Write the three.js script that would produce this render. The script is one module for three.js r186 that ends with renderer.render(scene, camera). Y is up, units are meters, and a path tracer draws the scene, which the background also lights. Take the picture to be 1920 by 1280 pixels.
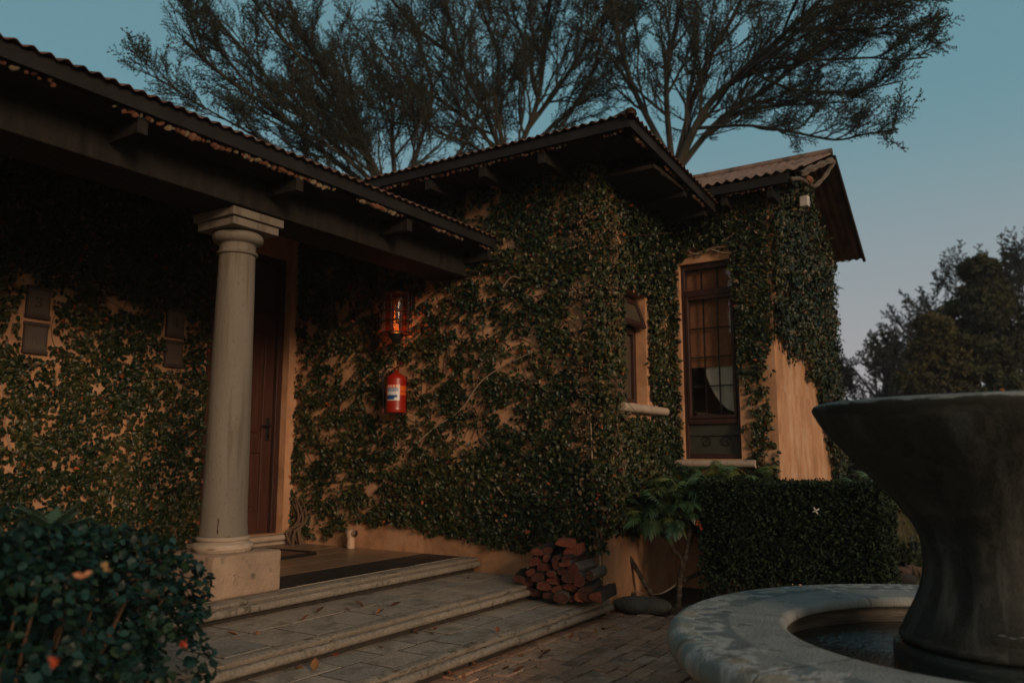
import * as THREE from 'three';
import { mergeGeometries, toCreasedNormals } from 'three/addons/utils/BufferGeometryUtils.js';
import { RoundedBoxGeometry } from 'three/addons/geometries/RoundedBoxGeometry.js';

// ---------------------------------------------------------------- camera, sky, sun, exposure
const EYE = 1.15, YAW = THREE.MathUtils.degToRad(32.824), PITCH = THREE.MathUtils.degToRad(8.1946), FPX = 1493;
const scene = new THREE.Scene();
const camera = new THREE.PerspectiveCamera(46.406, 1920 / 1280, 0.1, 400);
camera.position.set(0, EYE, 0);
camera.rotation.order = 'YXZ';
camera.rotation.set(PITCH, YAW, 0);
camera.focus = 5.4;
camera.userData.fStop = 1.4;
const renderer = new THREE.WebGLRenderer({ antialias: true });
renderer.setSize(1024, 682);
renderer.toneMapping = THREE.LinearToneMapping;
renderer.toneMappingExposure = 1.14;
renderer.shadowMap.enabled = true;

const lerp = (a, b, t) => a + (b - a) * t, clamp = (x, a = 0, b = 1) => Math.min(b, Math.max(a, x));
const sstep = (a, b, x) => { const t = clamp((x - a) / (b - a)); return t * t * (3 - 2 * t); };
const mix3 = (a, b, t) => [lerp(a[0], b[0], t), lerp(a[1], b[1], t), lerp(a[2], b[2], t)];
const SUN = new THREE.Vector3(0.86, 0.26, 0.45).normalize();
{
  const W = 1024, H = 512, d = new Float32Array(W * H * 4);
  // dusk: teal sky with a pinkish band low on the side away from the sunset, warm and pale towards it
  const hor = [0.345, 0.33, 0.34], low = [0.265, 0.30, 0.318], mid = [0.125, 0.255, 0.30], high = [0.085, 0.15, 0.18], warmLow = [0.50, 0.34, 0.20], warmHigh = [0.21, 0.21, 0.20];
  const sa = Math.atan2(SUN.z, SUN.x);
  for (let j = 0; j < H; j++) for (let i = 0; i < W; i++) {
    const el = ((j + 0.5) / H - 0.5) * Math.PI, y = Math.sin(el), az = ((i + 0.5) / W - 0.5) * 2 * Math.PI, side = sstep(-0.35, 1.0, Math.cos(az - sa) * Math.cos(el));
    let c = y < 0.2 ? mix3(hor, low, sstep(0.06, 0.24, Math.max(0, y))) : mix3(low, mid, sstep(0.2, 0.42, y));
    c = mix3(mix3(hor, low, sstep(0.07, 0.22, Math.max(0, y))), mid, sstep(0.16, 0.42, y));
    c = mix3(c, high, sstep(0.36, 0.95, y));
    c = mix3(c, mix3(warmLow, warmHigh, sstep(0.0, 0.6, y)), side * 0.95);
    if (y < 0) c = mix3(hor, [0.04, 0.04, 0.035], sstep(0, 0.1, -y));
    const k = (j * W + i) * 4;
    d[k] = c[0]; d[k + 1] = c[1]; d[k + 2] = c[2]; d[k + 3] = 1;
  }
  const sky = new THREE.DataTexture(d, W, H, THREE.RGBAFormat, THREE.FloatType);
  sky.mapping = THREE.EquirectangularReflectionMapping;
  sky.magFilter = THREE.LinearFilter; sky.minFilter = THREE.LinearFilter; sky.wrapS = THREE.RepeatWrapping;
  sky.needsUpdate = true;
  scene.background = sky; scene.environment = sky;
}
const sun = new THREE.DirectionalLight(new THREE.Color().setRGB(1.0, 0.67, 0.45), 1.5);
sun.position.copy(SUN).multiplyScalar(40); sun.castShadow = true; sun.shadow.radius = 30;
Object.assign(sun.shadow.camera, { left: -16, right: 16, top: 16, bottom: -16, near: 1, far: 90 });
sun.shadow.mapSize.set(2048, 2048);
scene.add(sun, sun.target);
scene.fog = new THREE.FogExp2(new THREE.Color().setRGB(0.5, 0.55, 0.6), 0.0014);

// ---------------------------------------------------------------- helpers
function rng(seed) { let s = seed >>> 0; return () => { s = (s + 0x6d2b79f5) | 0; let t = Math.imul(s ^ (s >>> 15), 1 | s); t = (t + Math.imul(t ^ (t >>> 7), 61 | t)) ^ t; return ((t ^ (t >>> 14)) >>> 0) / 4294967296; }; }
const R0 = rng(7);
const rr = (a, b, R = R0) => a + (b - a) * R();
const V = (x, y, z) => new THREE.Vector3(x, y, z);
function h2(x, y, s = 0) { let h = Math.imul(x, 374761393) ^ Math.imul(y, 668265263) ^ Math.imul(s, 1442695041); h = Math.imul(h ^ (h >>> 13), 1274126177); return ((h ^ (h >>> 16)) >>> 0) / 4294967296; }
function vn(x, y, s = 0, per = 0) {
  const xi = Math.floor(x), yi = Math.floor(y), fx = x - xi, fy = y - yi, u = fx * fx * (3 - 2 * fx), v = fy * fy * (3 - 2 * fy);
  const w = per ? (q) => ((q % per) + per) % per : (q) => q;
  return lerp(lerp(h2(w(xi), w(yi), s), h2(w(xi + 1), w(yi), s), u), lerp(h2(w(xi), w(yi + 1), s), h2(w(xi + 1), w(yi + 1), s), u), v);
}
function fbm(x, y, s = 0, per = 0, o = 4) { let a = 0, w = 0.5, t = 0; for (let i = 0; i < o; i++) { a += w * vn(x, y, s + i * 17, per); t += w; w *= 0.5; x *= 2; y *= 2; per *= 2; } return a / t; }

// pixel of the 1920 x 1280 photograph -> ray -> point at a distance / on a plane
function ray(u, v) {
  let x = (u - 960) / FPX, y = -(v - 640) / FPX, z = -1;
  [y, z] = [y * Math.cos(PITCH) - z * Math.sin(PITCH), y * Math.sin(PITCH) + z * Math.cos(PITCH)];
  return V(x * Math.cos(YAW) + z * Math.sin(YAW), y, -x * Math.sin(YAW) + z * Math.cos(YAW));
}
const alongRay = (d, t) => V(0, EYE, 0).addScaledVector(d, t);
const at = (u, v, dist) => { const d = ray(u, v); return alongRay(d, dist / Math.hypot(d.x, d.z)); };
const onX = (u, v, x) => { const d = ray(u, v); return alongRay(d, x / d.x); };
const onY = (u, v, y) => { const d = ray(u, v); return alongRay(d, (y - EYE) / d.y); };
const onZ = (u, v, z) => { const d = ray(u, v); return alongRay(d, z / d.z); };

const used = {};
function numbered(n) { const k = used[n] = (used[n] ?? -1) + 1; return k ? n + '_' + String(k).padStart(3, '0') : n; }
function thing(name, label, category, pos = [0, 0, 0], group) {
  const o = new THREE.Group(); o.name = numbered(name); o.position.set(...pos); o.userData = { label, category };
  if (group) o.userData.group = group;
  scene.add(o); return o;
}
function part(name, geo, mat, parent, stuff) {
  const m = new THREE.Mesh(geo, mat); m.name = numbered(name); m.castShadow = m.receiveShadow = true;
  if (stuff) m.userData.kind = 'stuff';
  (parent ?? scene).add(m); return m;
}
function one(name, geo, mat, label, category, group) { const m = part(name, geo, mat); m.userData = { label, category }; if (group) m.userData.group = group; return m; }
function struct(name, geo, mat) { const m = part(name, geo, mat); m.userData = { kind: 'structure' }; return m; }
function structGroup(name) { const o = new THREE.Group(); o.name = name; o.userData = { kind: 'structure' }; scene.add(o); return o; }
function sub(name, parent) { const o = new THREE.Group(); o.name = numbered(name); parent.add(o); return o; }
const M4 = () => new THREE.Matrix4();
function instances(name, geo, mat, mats, cols, parent) {
  const m = new THREE.InstancedMesh(geo, mat, mats.length); m.name = numbered(name); m.castShadow = m.receiveShadow = true; m.userData.kind = 'stuff';
  for (let i = 0; i < mats.length; i++) { m.setMatrixAt(i, mats[i]); if (cols) m.setColorAt(i, cols[i]); }
  (parent ?? scene).add(m); return m;
}
const C = (r, g, b) => new THREE.Color().setRGB(r, g, b);
const toS = (x) => (x <= 0.0031308 ? 12.92 * x : 1.055 * Math.pow(x, 1 / 2.4) - 0.055);
function tex(n, f, srgb = true) {
  const d = new Uint8Array(n * n * 4);
  for (let j = 0; j < n; j++) for (let i = 0; i < n; i++) {
    const c = f(i / n, j / n), k = (j * n + i) * 4;
    for (let q = 0; q < 3; q++) d[k + q] = Math.round(255 * clamp(srgb ? toS(clamp(c[q])) : c[q]));
    d[k + 3] = 255;
  }
  const t = new THREE.DataTexture(d, n, n); t.wrapS = t.wrapT = THREE.RepeatWrapping; t.magFilter = THREE.LinearFilter; t.minFilter = THREE.LinearMipmapLinearFilter;
  if (srgb) t.colorSpace = THREE.SRGBColorSpace; t.needsUpdate = true; return t;
}
const grey = (n, f) => tex(n, (u, v) => { const x = f(u, v); return [x, x, x]; }, false);
function rep(t, x, y = x) { const c = t.clone(); c.repeat.set(x, y); c.needsUpdate = true; return c; }
function std(o) { return new THREE.MeshStandardMaterial(o); }
// box-projected uv in metres (world axes of the geometry); offset breaks repeats
function boxUV(g, k = 1, ox = 0, oy = 0) {
  if (g.index) g = g.toNonIndexed();
  if (!g.attributes.normal) g.computeVertexNormals();
  const p = g.attributes.position, uv = new Float32Array(p.count * 2), a = V(), b = V(), c = V(), n = V();
  for (let i = 0; i < p.count; i += 3) {
    a.fromBufferAttribute(p, i); b.fromBufferAttribute(p, i + 1); c.fromBufferAttribute(p, i + 2);
    n.copy(b).sub(a).cross(c.clone().sub(a)); const X = Math.abs(n.x), Y = Math.abs(n.y), Z = Math.abs(n.z);
    [a, b, c].forEach((q, j) => { const [s, t] = X >= Y && X >= Z ? [q.z, q.y] : Y >= Z ? [q.x, q.z] : [q.x, q.y]; uv[(i + j) * 2] = s * k + ox; uv[(i + j) * 2 + 1] = t * k + oy; });
  }
  g.setAttribute('uv', new THREE.BufferAttribute(uv, 2)); return g;
}
function merge(list) { return mergeGeometries(list.map((g) => { const q = g.index ? g.toNonIndexed() : g; for (const k of Object.keys(q.attributes)) if (!['position', 'normal', 'uv'].includes(k)) q.deleteAttribute(k); if (!q.attributes.uv) q.setAttribute('uv', new THREE.BufferAttribute(new Float32Array(q.attributes.position.count * 2), 2)); return q; })); }
function bx(x0, x1, y0, y1, z0, z1, r = 0) {
  const w = x1 - x0, h = y1 - y0, d = z1 - z0;
  const g = r ? new RoundedBoxGeometry(w, h, d, 2, Math.min(r, w / 2.1, h / 2.1, d / 2.1)) : new THREE.BoxGeometry(w, h, d);
  g.translate((x0 + x1) / 2, (y0 + y1) / 2, (z0 + z1) / 2); return g;
}
const bxu = (...a) => boxUV(bx(...a), 1, R0() * 5, R0() * 5);
// tapered tube through points; rad(t)
function tube(pts, rad, seg = 6, n = 0) {
  const curve = new THREE.CatmullRomCurve3(pts, false, 'centripetal'); n = n || Math.max(2, (pts.length - 1) * 3);
  const fr = curve.computeFrenetFrames(n, false), pos = [], nor = [], uv = [], idx = [];
  for (let i = 0; i <= n; i++) {
    const t = i / n, c = curve.getPointAt(t), r = typeof rad === 'function' ? rad(t) : rad;
    for (let j = 0; j <= seg; j++) {
      const a = j / seg * Math.PI * 2, q = V().addScaledVector(fr.normals[i], Math.cos(a)).addScaledVector(fr.binormals[i], Math.sin(a));
      pos.push(c.x + q.x * r, c.y + q.y * r, c.z + q.z * r); nor.push(q.x, q.y, q.z); uv.push(j / seg, t * 2);
    }
  }
  const W = seg + 1;
  for (let i = 0; i < n; i++) for (let j = 0; j < seg; j++) { const a = i * W + j; idx.push(a, a + 1, a + W, a + 1, a + W + 1, a + W); }
  for (const [row, flip] of [[0, 0], [n, 1]]) { const b = row * W; for (let j = 1; j < seg - 1; j++) flip ? idx.push(b, b + j, b + j + 1) : idx.push(b, b + j + 1, b + j); }
  const g = new THREE.BufferGeometry();
  g.setAttribute('position', new THREE.Float32BufferAttribute(pos, 3)); g.setAttribute('normal', new THREE.Float32BufferAttribute(nor, 3)); g.setAttribute('uv', new THREE.Float32BufferAttribute(uv, 2)); g.setIndex(idx);
  return g;
}
const beamTube = (a, b, r, seg = 6) => tube([a, b], r, seg, 1);
function lathe(pts, seg = 48, p0 = 0, pl = Math.PI * 2) { return new THREE.LatheGeometry(pts.map(([r, y]) => new THREE.Vector2(r, y)), seg, p0, pl); }
// profile in (x, y) swept along z from z0 to z1
function sweepZ(prof, z0, z1, bevel = 0) {
  const s = new THREE.Shape(prof.map(([x, y]) => new THREE.Vector2(x, y)));
  const g = new THREE.ExtrudeGeometry(s, { depth: z1 - z0, bevelEnabled: false, steps: 1 }); g.translate(0, 0, z0); return g;
}

// ---------------------------------------------------------------- materials
const N = 512;
const streak = (u, v, s) => fbm(u * 24, v * 2, s, 0, 3);
const plasterTex = (streaky) => tex(N, (u, v) => {
  const a = fbm(u * 6, v * 6, 1, 6), b = fbm(u * 40, v * 40, 2, 40, 3), wob = (fbm(u * 7, v * 9, 4, 0, 3) - 0.5) * 0.09;
  const s = streaky ? 0.62 * fbm((u + wob) * 21, v * 3.1, 5, 0, 5) + 0.38 * fbm(u * 9, v * 7, 6, 0, 4) : fbm(u * 9, v * 6, 6, 0, 5);
  const k = 0.76 + 0.36 * a + 0.16 * (b - 0.5) - 0.16 * sstep(0.5, 0.34, s), w = sstep(0.46, 0.68, s) * (streaky ? 0.6 : 0.3);
  return mix3([0.53 * k, 0.29 * k, 0.15 * k], [0.58 * k, 0.41 * k, 0.275 * k], w);
});
const tPlaster = plasterTex(false);
const bFine = grey(N, (u, v) => fbm(u * 32, v * 32, 9, 32, 4));
const bCoarse = grey(N, (u, v) => 0.6 * fbm(u * 8, v * 8, 11, 8, 5) + 0.4 * vn(u * 96, v * 96, 12, 96));
const mPlasterStreak = std({ map: plasterTex(true), bumpMap: bFine, bumpScale: 0.004, roughness: 0.93 });
const mPlaster = std({ map: tPlaster, bumpMap: bFine, bumpScale: 0.004, roughness: 0.93 });
const spot = (x, y, cx, cy, r) => sstep(r, r * 0.4, Math.hypot(x - cx, y - cy) * (0.7 + 0.6 * fbm(x * 90, y * 90, 28, 0, 3)));
const tStone = tex(N, (u, v) => {
  const a = fbm(u * 5, v * 5, 21, 5, 5), b = vn(u * 128, v * 128, 22, 128), c = fbm(u * 16, v * 16, 24, 16, 4), k = 0.66 + 0.5 * a + 0.16 * (b - 0.5), d = sstep(0.60, 0.74, c) * 0.6;
  const st = Math.max(spot(u, v, 0.155, 0.543, 0.034), spot(u, v, 0.286, 0.553, 0.014), spot(u, v, 0.985, 0.57, 0.022), spot(u, v, 0.33, 0.57, 0.012), spot(u, v, 0.37, 0.585, 0.009));
  if (st > 0.2) return mix3([0.34 * k, 0.253 * k, 0.178 * k], [0.10, 0.08, 0.056], st * clamp(1.5 * fbm(u * 60, v * 60, 29, 60, 4) - 0.25));
  return mix3([0.37 * k, 0.275 * k, 0.193 * k], [0.10, 0.085, 0.06], d * sstep(0.5, 0.7, fbm(u * 3, v * 3, 26, 3, 2)));
});
const mStone = std({ map: tStone, bumpMap: bCoarse, bumpScale: 0.006, roughness: 0.9 });
const tCol = tex(N, (u, v) => {
  const a = fbm(u * 8, v * 3, 31, 0, 4), p = vn(u * 90, v * 150, 32, 0), q = sstep(0.8, 0.97, p) * sstep(0.4, 0.62, fbm(u * 8, v * 8, 37, 8)), s = sstep(0.56, 0.8, fbm(u * 20, v * 3, 33, 0, 3)), k = 0.8 + 0.4 * (a - 0.2), mk = Math.abs(u - 0.104 - 0.004 * vn(v * 90, 2, 39)) < 0.004 + 0.006 * Math.max(0, vn(v * 160, 5, 38) - 0.45) && v > 0.008 && v < 0.062 ? 0.8 : 0;
  if (mk) return [0.05, 0.035, 0.028];
  return mix3(mix3([0.20 * k, 0.182 * k, 0.146 * k], [0.125, 0.108, 0.08], s * 0.85), [0.085, 0.07, 0.05], q * 0.5);
});
const mColumn = std({ map: tCol, bumpMap: bCoarse, bumpScale: 0.003, roughness: 0.85 });
function slabMat(r, g, b, s) {
  return std({ map: tex(256, (u, v) => { const a = fbm(u * 6, v * 6, s, 6, 5), p = vn(u * 110, v * 110, s + 3, 110), m = sstep(0.55, 0.8, fbm(u * 9, v * 9, s + 8, 9, 5)), k = 0.66 + 0.45 * a + 0.4 * (p - 0.5); return mix3([r * k, g * k, b * k], [r * 0.45, g * 0.45, b * 0.4], m * 0.7); }), bumpMap: bCoarse, bumpScale: 0.006, roughness: 0.88 });
}
const mSlabs = [slabMat(0.38, 0.335, 0.265, 41), slabMat(0.34, 0.31, 0.255, 52), slabMat(0.40, 0.345, 0.265, 63), slabMat(0.32, 0.30, 0.255, 74)];
const mCoping = std({ map: tex(N, (u, v) => { const a = fbm(u * 6, v * 6, 81, 6, 5), p = vn(u * 120, v * 120, 82, 120), m = sstep(0.54, 0.72, fbm(u * 22, v * 22, 83, 22, 5)) * sstep(0.4, 0.6, fbm(u * 4, v * 4, 85, 4, 3)), k = 0.66 + 0.5 * a + 0.4 * (p - 0.5); return mix3([0.25 * k, 0.222 * k, 0.175 * k], [0.07, 0.065, 0.043], m * 0.85); }), bumpMap: bCoarse, bumpScale: 0.008, roughness: 0.88 });
const mMortar = std({ map: tex(256, (u, v) => { const k = 0.4 + fbm(u * 20, v * 20, 91, 20); return [0.036 * k, 0.031 * k, 0.024 * k]; }), roughness: 1 });
function brickMat(r, g, b, s) { return std({ map: tex(256, (u, v) => { const a = fbm(u * 5, v * 5, s, 5, 5), p = vn(u * 70, v * 70, s + 1, 70), m = sstep(0.55, 0.8, fbm(u * 9, v * 9, s + 2, 9, 3)), k = 0.62 + 0.6 * a + 0.36 * (p - 0.5); return mix3([r * k, g * k, b * k], [0.09, 0.072, 0.05], m * 0.5); }), bumpMap: bCoarse, bumpScale: 0.005, roughness: 0.9 }); }
const mBricks = [brickMat(0.42, 0.245, 0.15, 101), brickMat(0.46, 0.28, 0.175, 112), brickMat(0.35, 0.215, 0.14, 123), brickMat(0.42, 0.28, 0.19, 134)];
function woodTex(r, g, b, s) { return tex(256, (u, v) => { const w = fbm(u * 40, v * 3, s, 0, 4), k = 0.55 + 0.9 * w; return [r * k, g * k, b * k]; }); }
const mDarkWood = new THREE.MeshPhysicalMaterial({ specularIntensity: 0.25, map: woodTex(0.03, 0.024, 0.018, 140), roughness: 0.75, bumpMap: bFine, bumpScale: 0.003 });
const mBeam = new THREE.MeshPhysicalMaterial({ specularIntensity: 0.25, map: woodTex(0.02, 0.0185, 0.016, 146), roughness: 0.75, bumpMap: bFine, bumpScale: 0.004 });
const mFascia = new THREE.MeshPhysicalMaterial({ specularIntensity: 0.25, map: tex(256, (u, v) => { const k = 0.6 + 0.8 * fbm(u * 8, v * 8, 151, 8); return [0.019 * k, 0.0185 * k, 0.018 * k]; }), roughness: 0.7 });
const mFrame = std({ map: woodTex(0.035, 0.013, 0.009, 160), roughness: 0.5, bumpMap: bFine, bumpScale: 0.002 });
const mDoor = std({ map: woodTex(0.06, 0.021, 0.012, 166), roughness: 0.5, bumpMap: bFine, bumpScale: 0.002 });
const roofTex = (r, g, b, s) => tex(N, (u, v) => { const a = fbm(u * 7, v * 7, s, 7, 5), q = sstep(0.5, 0.72, fbm(u * 14, v * 5, s + 4, 0, 4)), k = 0.6 + 0.7 * a; return mix3([r * k, g * k, b * k], [r * 0.35, g * 0.38, b * 0.42], q * 0.7); });
const mRoof = new THREE.MeshPhysicalMaterial({ specularIntensity: 0.25, map: roofTex(0.15, 0.085, 0.055, 171), roughness: 0.8, bumpMap: bFine, bumpScale: 0.004 });
const mRoofBay = std({ map: roofTex(0.20, 0.135, 0.10, 177), roughness: 0.85, bumpMap: bFine, bumpScale: 0.004 });
const mLumps = [C(0.42, 0.20, 0.11), C(0.36, 0.15, 0.08), C(0.44, 0.34, 0.2), C(0.28, 0.12, 0.07), C(0.5, 0.4, 0.26)].map((color) => std({ color, roughness: 0.95, bumpMap: bFine, bumpScale: 0.01 }));
const mSill = std({ map: tex(256, (u, v) => { const k = 0.75 + 0.5 * fbm(u * 6, v * 6, 181, 6, 5), m = sstep(0.6, 0.8, fbm(u * 12, v * 12, 182, 12)); return mix3([0.42 * k, 0.35 * k, 0.27 * k], [0.16, 0.12, 0.085], m * 0.6); }), roughness: 0.88, bumpMap: bFine, bumpScale: 0.004 });
const mGlass = new THREE.MeshPhysicalMaterial({ color: C(0.93, 0.94, 0.92), roughness: 0.03, transmission: 1, thickness: 0, ior: 1.5 });
const mFrost = std({ map: tex(128, (u, v) => { const k = 0.8 + 0.4 * fbm(u * 6, v * 6, 186, 6); return [0.075 * k, 0.062 * k, 0.042 * k]; }), roughness: 0.28 });
const mObscure = std({ map: tex(128, (u, v) => { const k = 0.75 + 0.5 * fbm(u * 5, v * 5, 187, 5); return [0.05 * k, 0.054 * k, 0.043 * k]; }), roughness: 0.25 });
const mIron = std({ color: C(0.018, 0.016, 0.015), roughness: 0.5, metalness: 0.4 });
const mTwig = std({ map: woodTex(0.34, 0.26, 0.18, 190), roughness: 0.95 });
const mPole = std({ map: tex(256, (u, v) => { const k = 0.5 + 0.9 * fbm(u * 10, v * 6, 193, 0, 4); return [0.17 * k, 0.135 * k, 0.10 * k]; }), roughness: 0.95, bumpMap: bFine, bumpScale: 0.015 });
const mDry = std({ color: C(0.19, 0.12, 0.065), roughness: 0.95, side: THREE.DoubleSide });
const mTwigDark = std({ map: woodTex(0.12, 0.075, 0.045, 191), roughness: 0.95 });
const leafMat = (rough, t = 0.25) => new THREE.MeshPhysicalMaterial({ color: 0xffffff, roughness: rough, transmission: t, thickness: 0, side: THREE.DoubleSide });
const mLeaf = new THREE.MeshPhysicalMaterial({ color: 0xffffff, roughness: 0.4, specularIntensity: 0.6, side: THREE.DoubleSide });
const mLeafSoft = new THREE.MeshPhysicalMaterial({ color: 0xffffff, roughness: 0.65, specularIntensity: 0.35, side: THREE.DoubleSide });
const mBark = std({ map: tex(256, (u, v) => { const k = 0.5 + fbm(u * 9, v * 14, 195, 0, 4); return [0.03 * k, 0.029 * k, 0.018 * k]; }), roughness: 0.9, bumpMap: bFine, bumpScale: 0.01 });

// ---------------------------------------------------------------- small shared shapes
// a leaf lying along +y from the origin, normal +z, folded along the midrib, slightly curled
function leafGeo(L, W, fold = 0.25, curl = 0.25, tip = 0.62) {
  const rows = [[0, 0.04], [0.22, 0.72], [tip * 0.75, 1], [0.78, 0.66], [1, 0.02]], pos = [], idx = [];
  rows.forEach(([t, w]) => { const y = t * L, z = -curl * L * t * t, hw = w * W / 2; pos.push(-hw, y, z + fold * hw, 0, y, z, hw, y, z + fold * hw); });
  for (let i = 0; i < rows.length - 1; i++) { const a = i * 3; idx.push(a, a + 1, a + 4, a, a + 4, a + 3, a + 1, a + 2, a + 5, a + 1, a + 5, a + 4); }
  const g = new THREE.BufferGeometry(); g.setAttribute('position', new THREE.Float32BufferAttribute(pos, 3)); g.setIndex(idx); g.computeVertexNormals(); return g;
}
const Q = (e) => new THREE.Quaternion().setFromEuler(e);
function basis(tipDir, normal) { // y -> tipDir, z ~ normal
  const y = tipDir.clone().normalize(), x = y.clone().cross(normal).normalize(), z = x.clone().cross(y).normalize(); return M4().makeBasis(x, y, z);
}
const rndDir = (R) => { const z = R() * 2 - 1, a = R() * 6.2832, s = Math.sqrt(1 - z * z); return V(Math.cos(a) * s, z, Math.sin(a) * s); };
// ---------------------------------------------------------------- ground, paving, steps
{
  const mLawn = std({ map: rep(tex(N, (u, v) => { const a = fbm(u * 8, v * 8, 201, 8, 5), b = vn(u * 120, v * 120, 202, 120); const k = 0.5 + 0.7 * a + 0.4 * (b - 0.5); return mix3([0.05 * k, 0.055 * k, 0.018 * k], [0.14 * k, 0.105 * k, 0.045 * k], sstep(0.4, 0.62, fbm(u * 14, v * 14, 205, 14, 4))); }), 60), roughness: 1, bumpMap: rep(bCoarse, 400), bumpScale: 0.03 });
  const g = new THREE.PlaneGeometry(600, 600); g.rotateX(-Math.PI / 2); g.translate(0, -0.03, 0);
  struct('lawn', g, mLawn);
  const soil = struct('flower_bed', bxu(-2.73, -0.55, -0.2, 0.006, -6.93, -5.78), std({ map: tex(256, (u, v) => { const k = 0.4 + fbm(u * 12, v * 12, 211, 12, 5); return [0.05 * k, 0.036 * k, 0.024 * k]; }), roughness: 1, bumpMap: bCoarse, bumpScale: 0.03 }));
  const P = structGroup('brick_paving');
  part('paving_bed', bxu(-3.2, 3, -0.2, -0.012, -5.78, 2.5), mMortar, P);
  const Rb = rng(31), variants = [];
  for (let k = 0; k < 6; k++) variants.push(boxUV(new RoundedBoxGeometry(0.093, 0.06, 0.176, 1, 0.007), 1, Rb() * 3, Rb() * 3));
  const rest = [], px = 0.102, pz = 0.186;
  let count = 0;
  for (let i = 0; i < 53; i++) for (let j = 0; j < 47; j++) {
    const x = -2.72 + px * (i + 0.5), z = -5.74 + pz * (j + 0.5 + (i % 2) * 0.5);
    if (z > 2.3 || Math.hypot(x + 0.13, z + 4.1) < 1.2) continue;
    const near = x < -1.2 && z < -2.3 && z > -5.74;
    const pos = V(x + rr(-0.003, 0.003, Rb), -0.034 + rr(-0.004, 0.007, Rb), z + rr(-0.004, 0.004, Rb)), e = new THREE.Euler(rr(-0.02, 0.02, Rb), rr(-0.03, 0.03, Rb), rr(-0.025, 0.025, Rb));
    if (near && count < 290) { const m = part('brick', variants[(i * 7 + j * 3) % 6], mBricks[Math.floor(Rb() * 4)], P); m.position.copy(pos); m.rotation.copy(e); count++; }
    else rest.push(M4().compose(pos, Q(e), V(1, 1, 1)));
  }
  instances('far_bricks', variants[0], mBricks[0], rest, null, P);
}
const prof = (xf, y, back) => {
  const p = [[back, y], [xf - 0.034, y], [xf - 0.028, y - 0.005], [xf - 0.029, y - 0.017], [xf - 0.042, y - 0.022], [xf - 0.042, y - 0.028]];
  for (let k = 0; k <= 8; k++) { const a = Math.PI * (0.62 - 1.2 * k / 8); p.push([xf - 0.024 + Math.cos(a) * 0.024, y - 0.051 + Math.sin(a) * 0.024]); }
  p.push([xf - 0.085, y - 0.074], [back, y - 0.074]); return p;
};
function step(xf, y, backSlab, z0, z1, label, coping, seed) {
  const t = thing('stone_step', label, 'step', [0, 0, 0]), R = rng(seed);
  part('riser', bxu(backSlab - 0.3, xf - 0.062, -0.1, y - 0.003, z0 + 0.01, z1), mMortar, t);
  let z = z1;
  while (z > z0 + 0.05) { // edging stones with a rolled nosing
    const L = Math.min(rr(0.85, 1.25, R), z - z0), a = z - L < z0 + 0.3 ? z0 : z - L, j = rr(-0.003, 0.003, R);
    const g = boxUV(sweepZ(prof(xf + j, y + rr(-0.002, 0.002, R), xf - coping), a + 0.003, z - 0.003), 1, R() * 4, R() * 4);
    part('edging_stone', toCreasedNormals(g, 0.7), mCoping, t); z = a;
  }
  if (backSlab < xf - coping) {
    const x1 = xf - coping - 0.005, rows = [[backSlab, lerp(backSlab, x1, 0.5)], [lerp(backSlab, x1, 0.5), x1]];
    rows.forEach(([a, b], k) => {
      let q = z1 - (k ? 0.2 : 0) * R();
      let first = true;
      for (let zz = z1; zz > z0 + 0.02;) {
        const L = first ? rr(0.15, 0.4, R) : [0.29, 0.29, 0.42][Math.floor(R() * 3)], e = Math.max(z0, zz - L); first = false;
        const m = part('paving_slab', boxUV(bx(a + 0.006, b - 0.006, y - 0.05, y - 0.0005, e + 0.007, zz - 0.007, 0.002), 1, R() * 4, R() * 4), mSlabs[Math.floor(R() * 4)], t);
        m.position.y = rr(-0.0025, 0.002, R); zz = e;
      }
    });
  }
  return t;
}
step(-2.64, 0.11, -3.19, -5.47, -1.95, 'lowest step, paved with worn grey slabs, beside the brick paving', 0.1, 301);
step(-3.118, 0.22, -3.90, -5.47, -1.95, 'middle step of weathered slabs with rolled stone edge, dry leaves on it', 0.1, 302);
step(-3.83, 0.33, -3.99, -5.47, -1.95, 'top step edging the verandah floor, below the column plinth', 0.145, 303);
{
  const F = structGroup('verandah_floor'), R = rng(41);
  part('floor_base', bxu(-6.3, -3.98, -0.1, 0.318, -5.47, 3), mMortar, F);
  const mDark = std({ map: tex(256, (u, v) => { const k = 0.6 + 0.8 * fbm(u * 7, v * 7, 221, 7); return [0.022 * k, 0.023 * k, 0.023 * k]; }), roughness: 0.55, bumpMap: bFine, bumpScale: 0.002 });
  const mTile = [0, 1, 2].map((k) => std({ map: tex(256, (u, v) => { const q = 0.75 + 0.5 * fbm(u * 5, v * 5, 225 + k, 5); return [(0.23 + 0.02 * k) * q, 0.165 * q, 0.105 * q]; }), roughness: 0.38, bumpMap: bFine, bumpScale: 0.0015 }));
  for (let z = -5.46, k = 0; z < -0.2; z += 0.3, k++) part('tile', boxUV(bx(-4.415, -3.979, 0.29, 0.33, z + 0.0025, z + 0.2975, 0.002), 1, R() * 3, R() * 3), mDark, F);
  for (let i = 0; i < 5; i++) for (let j = 0; j < 14; j++) {
    const x0 = -6.07 + i * 0.33, z0 = -5.46 + j * 0.33;
    part('tile', boxUV(bx(x0 + 0.0025, x0 + 0.3275, 0.29, 0.33 + rr(-0.0006, 0.0006, R), z0 + 0.0025, z0 + 0.3275, 0.002), 1, R() * 3, R() * 3), mTile[Math.floor(R() * 3)], F);
  }
}

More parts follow.
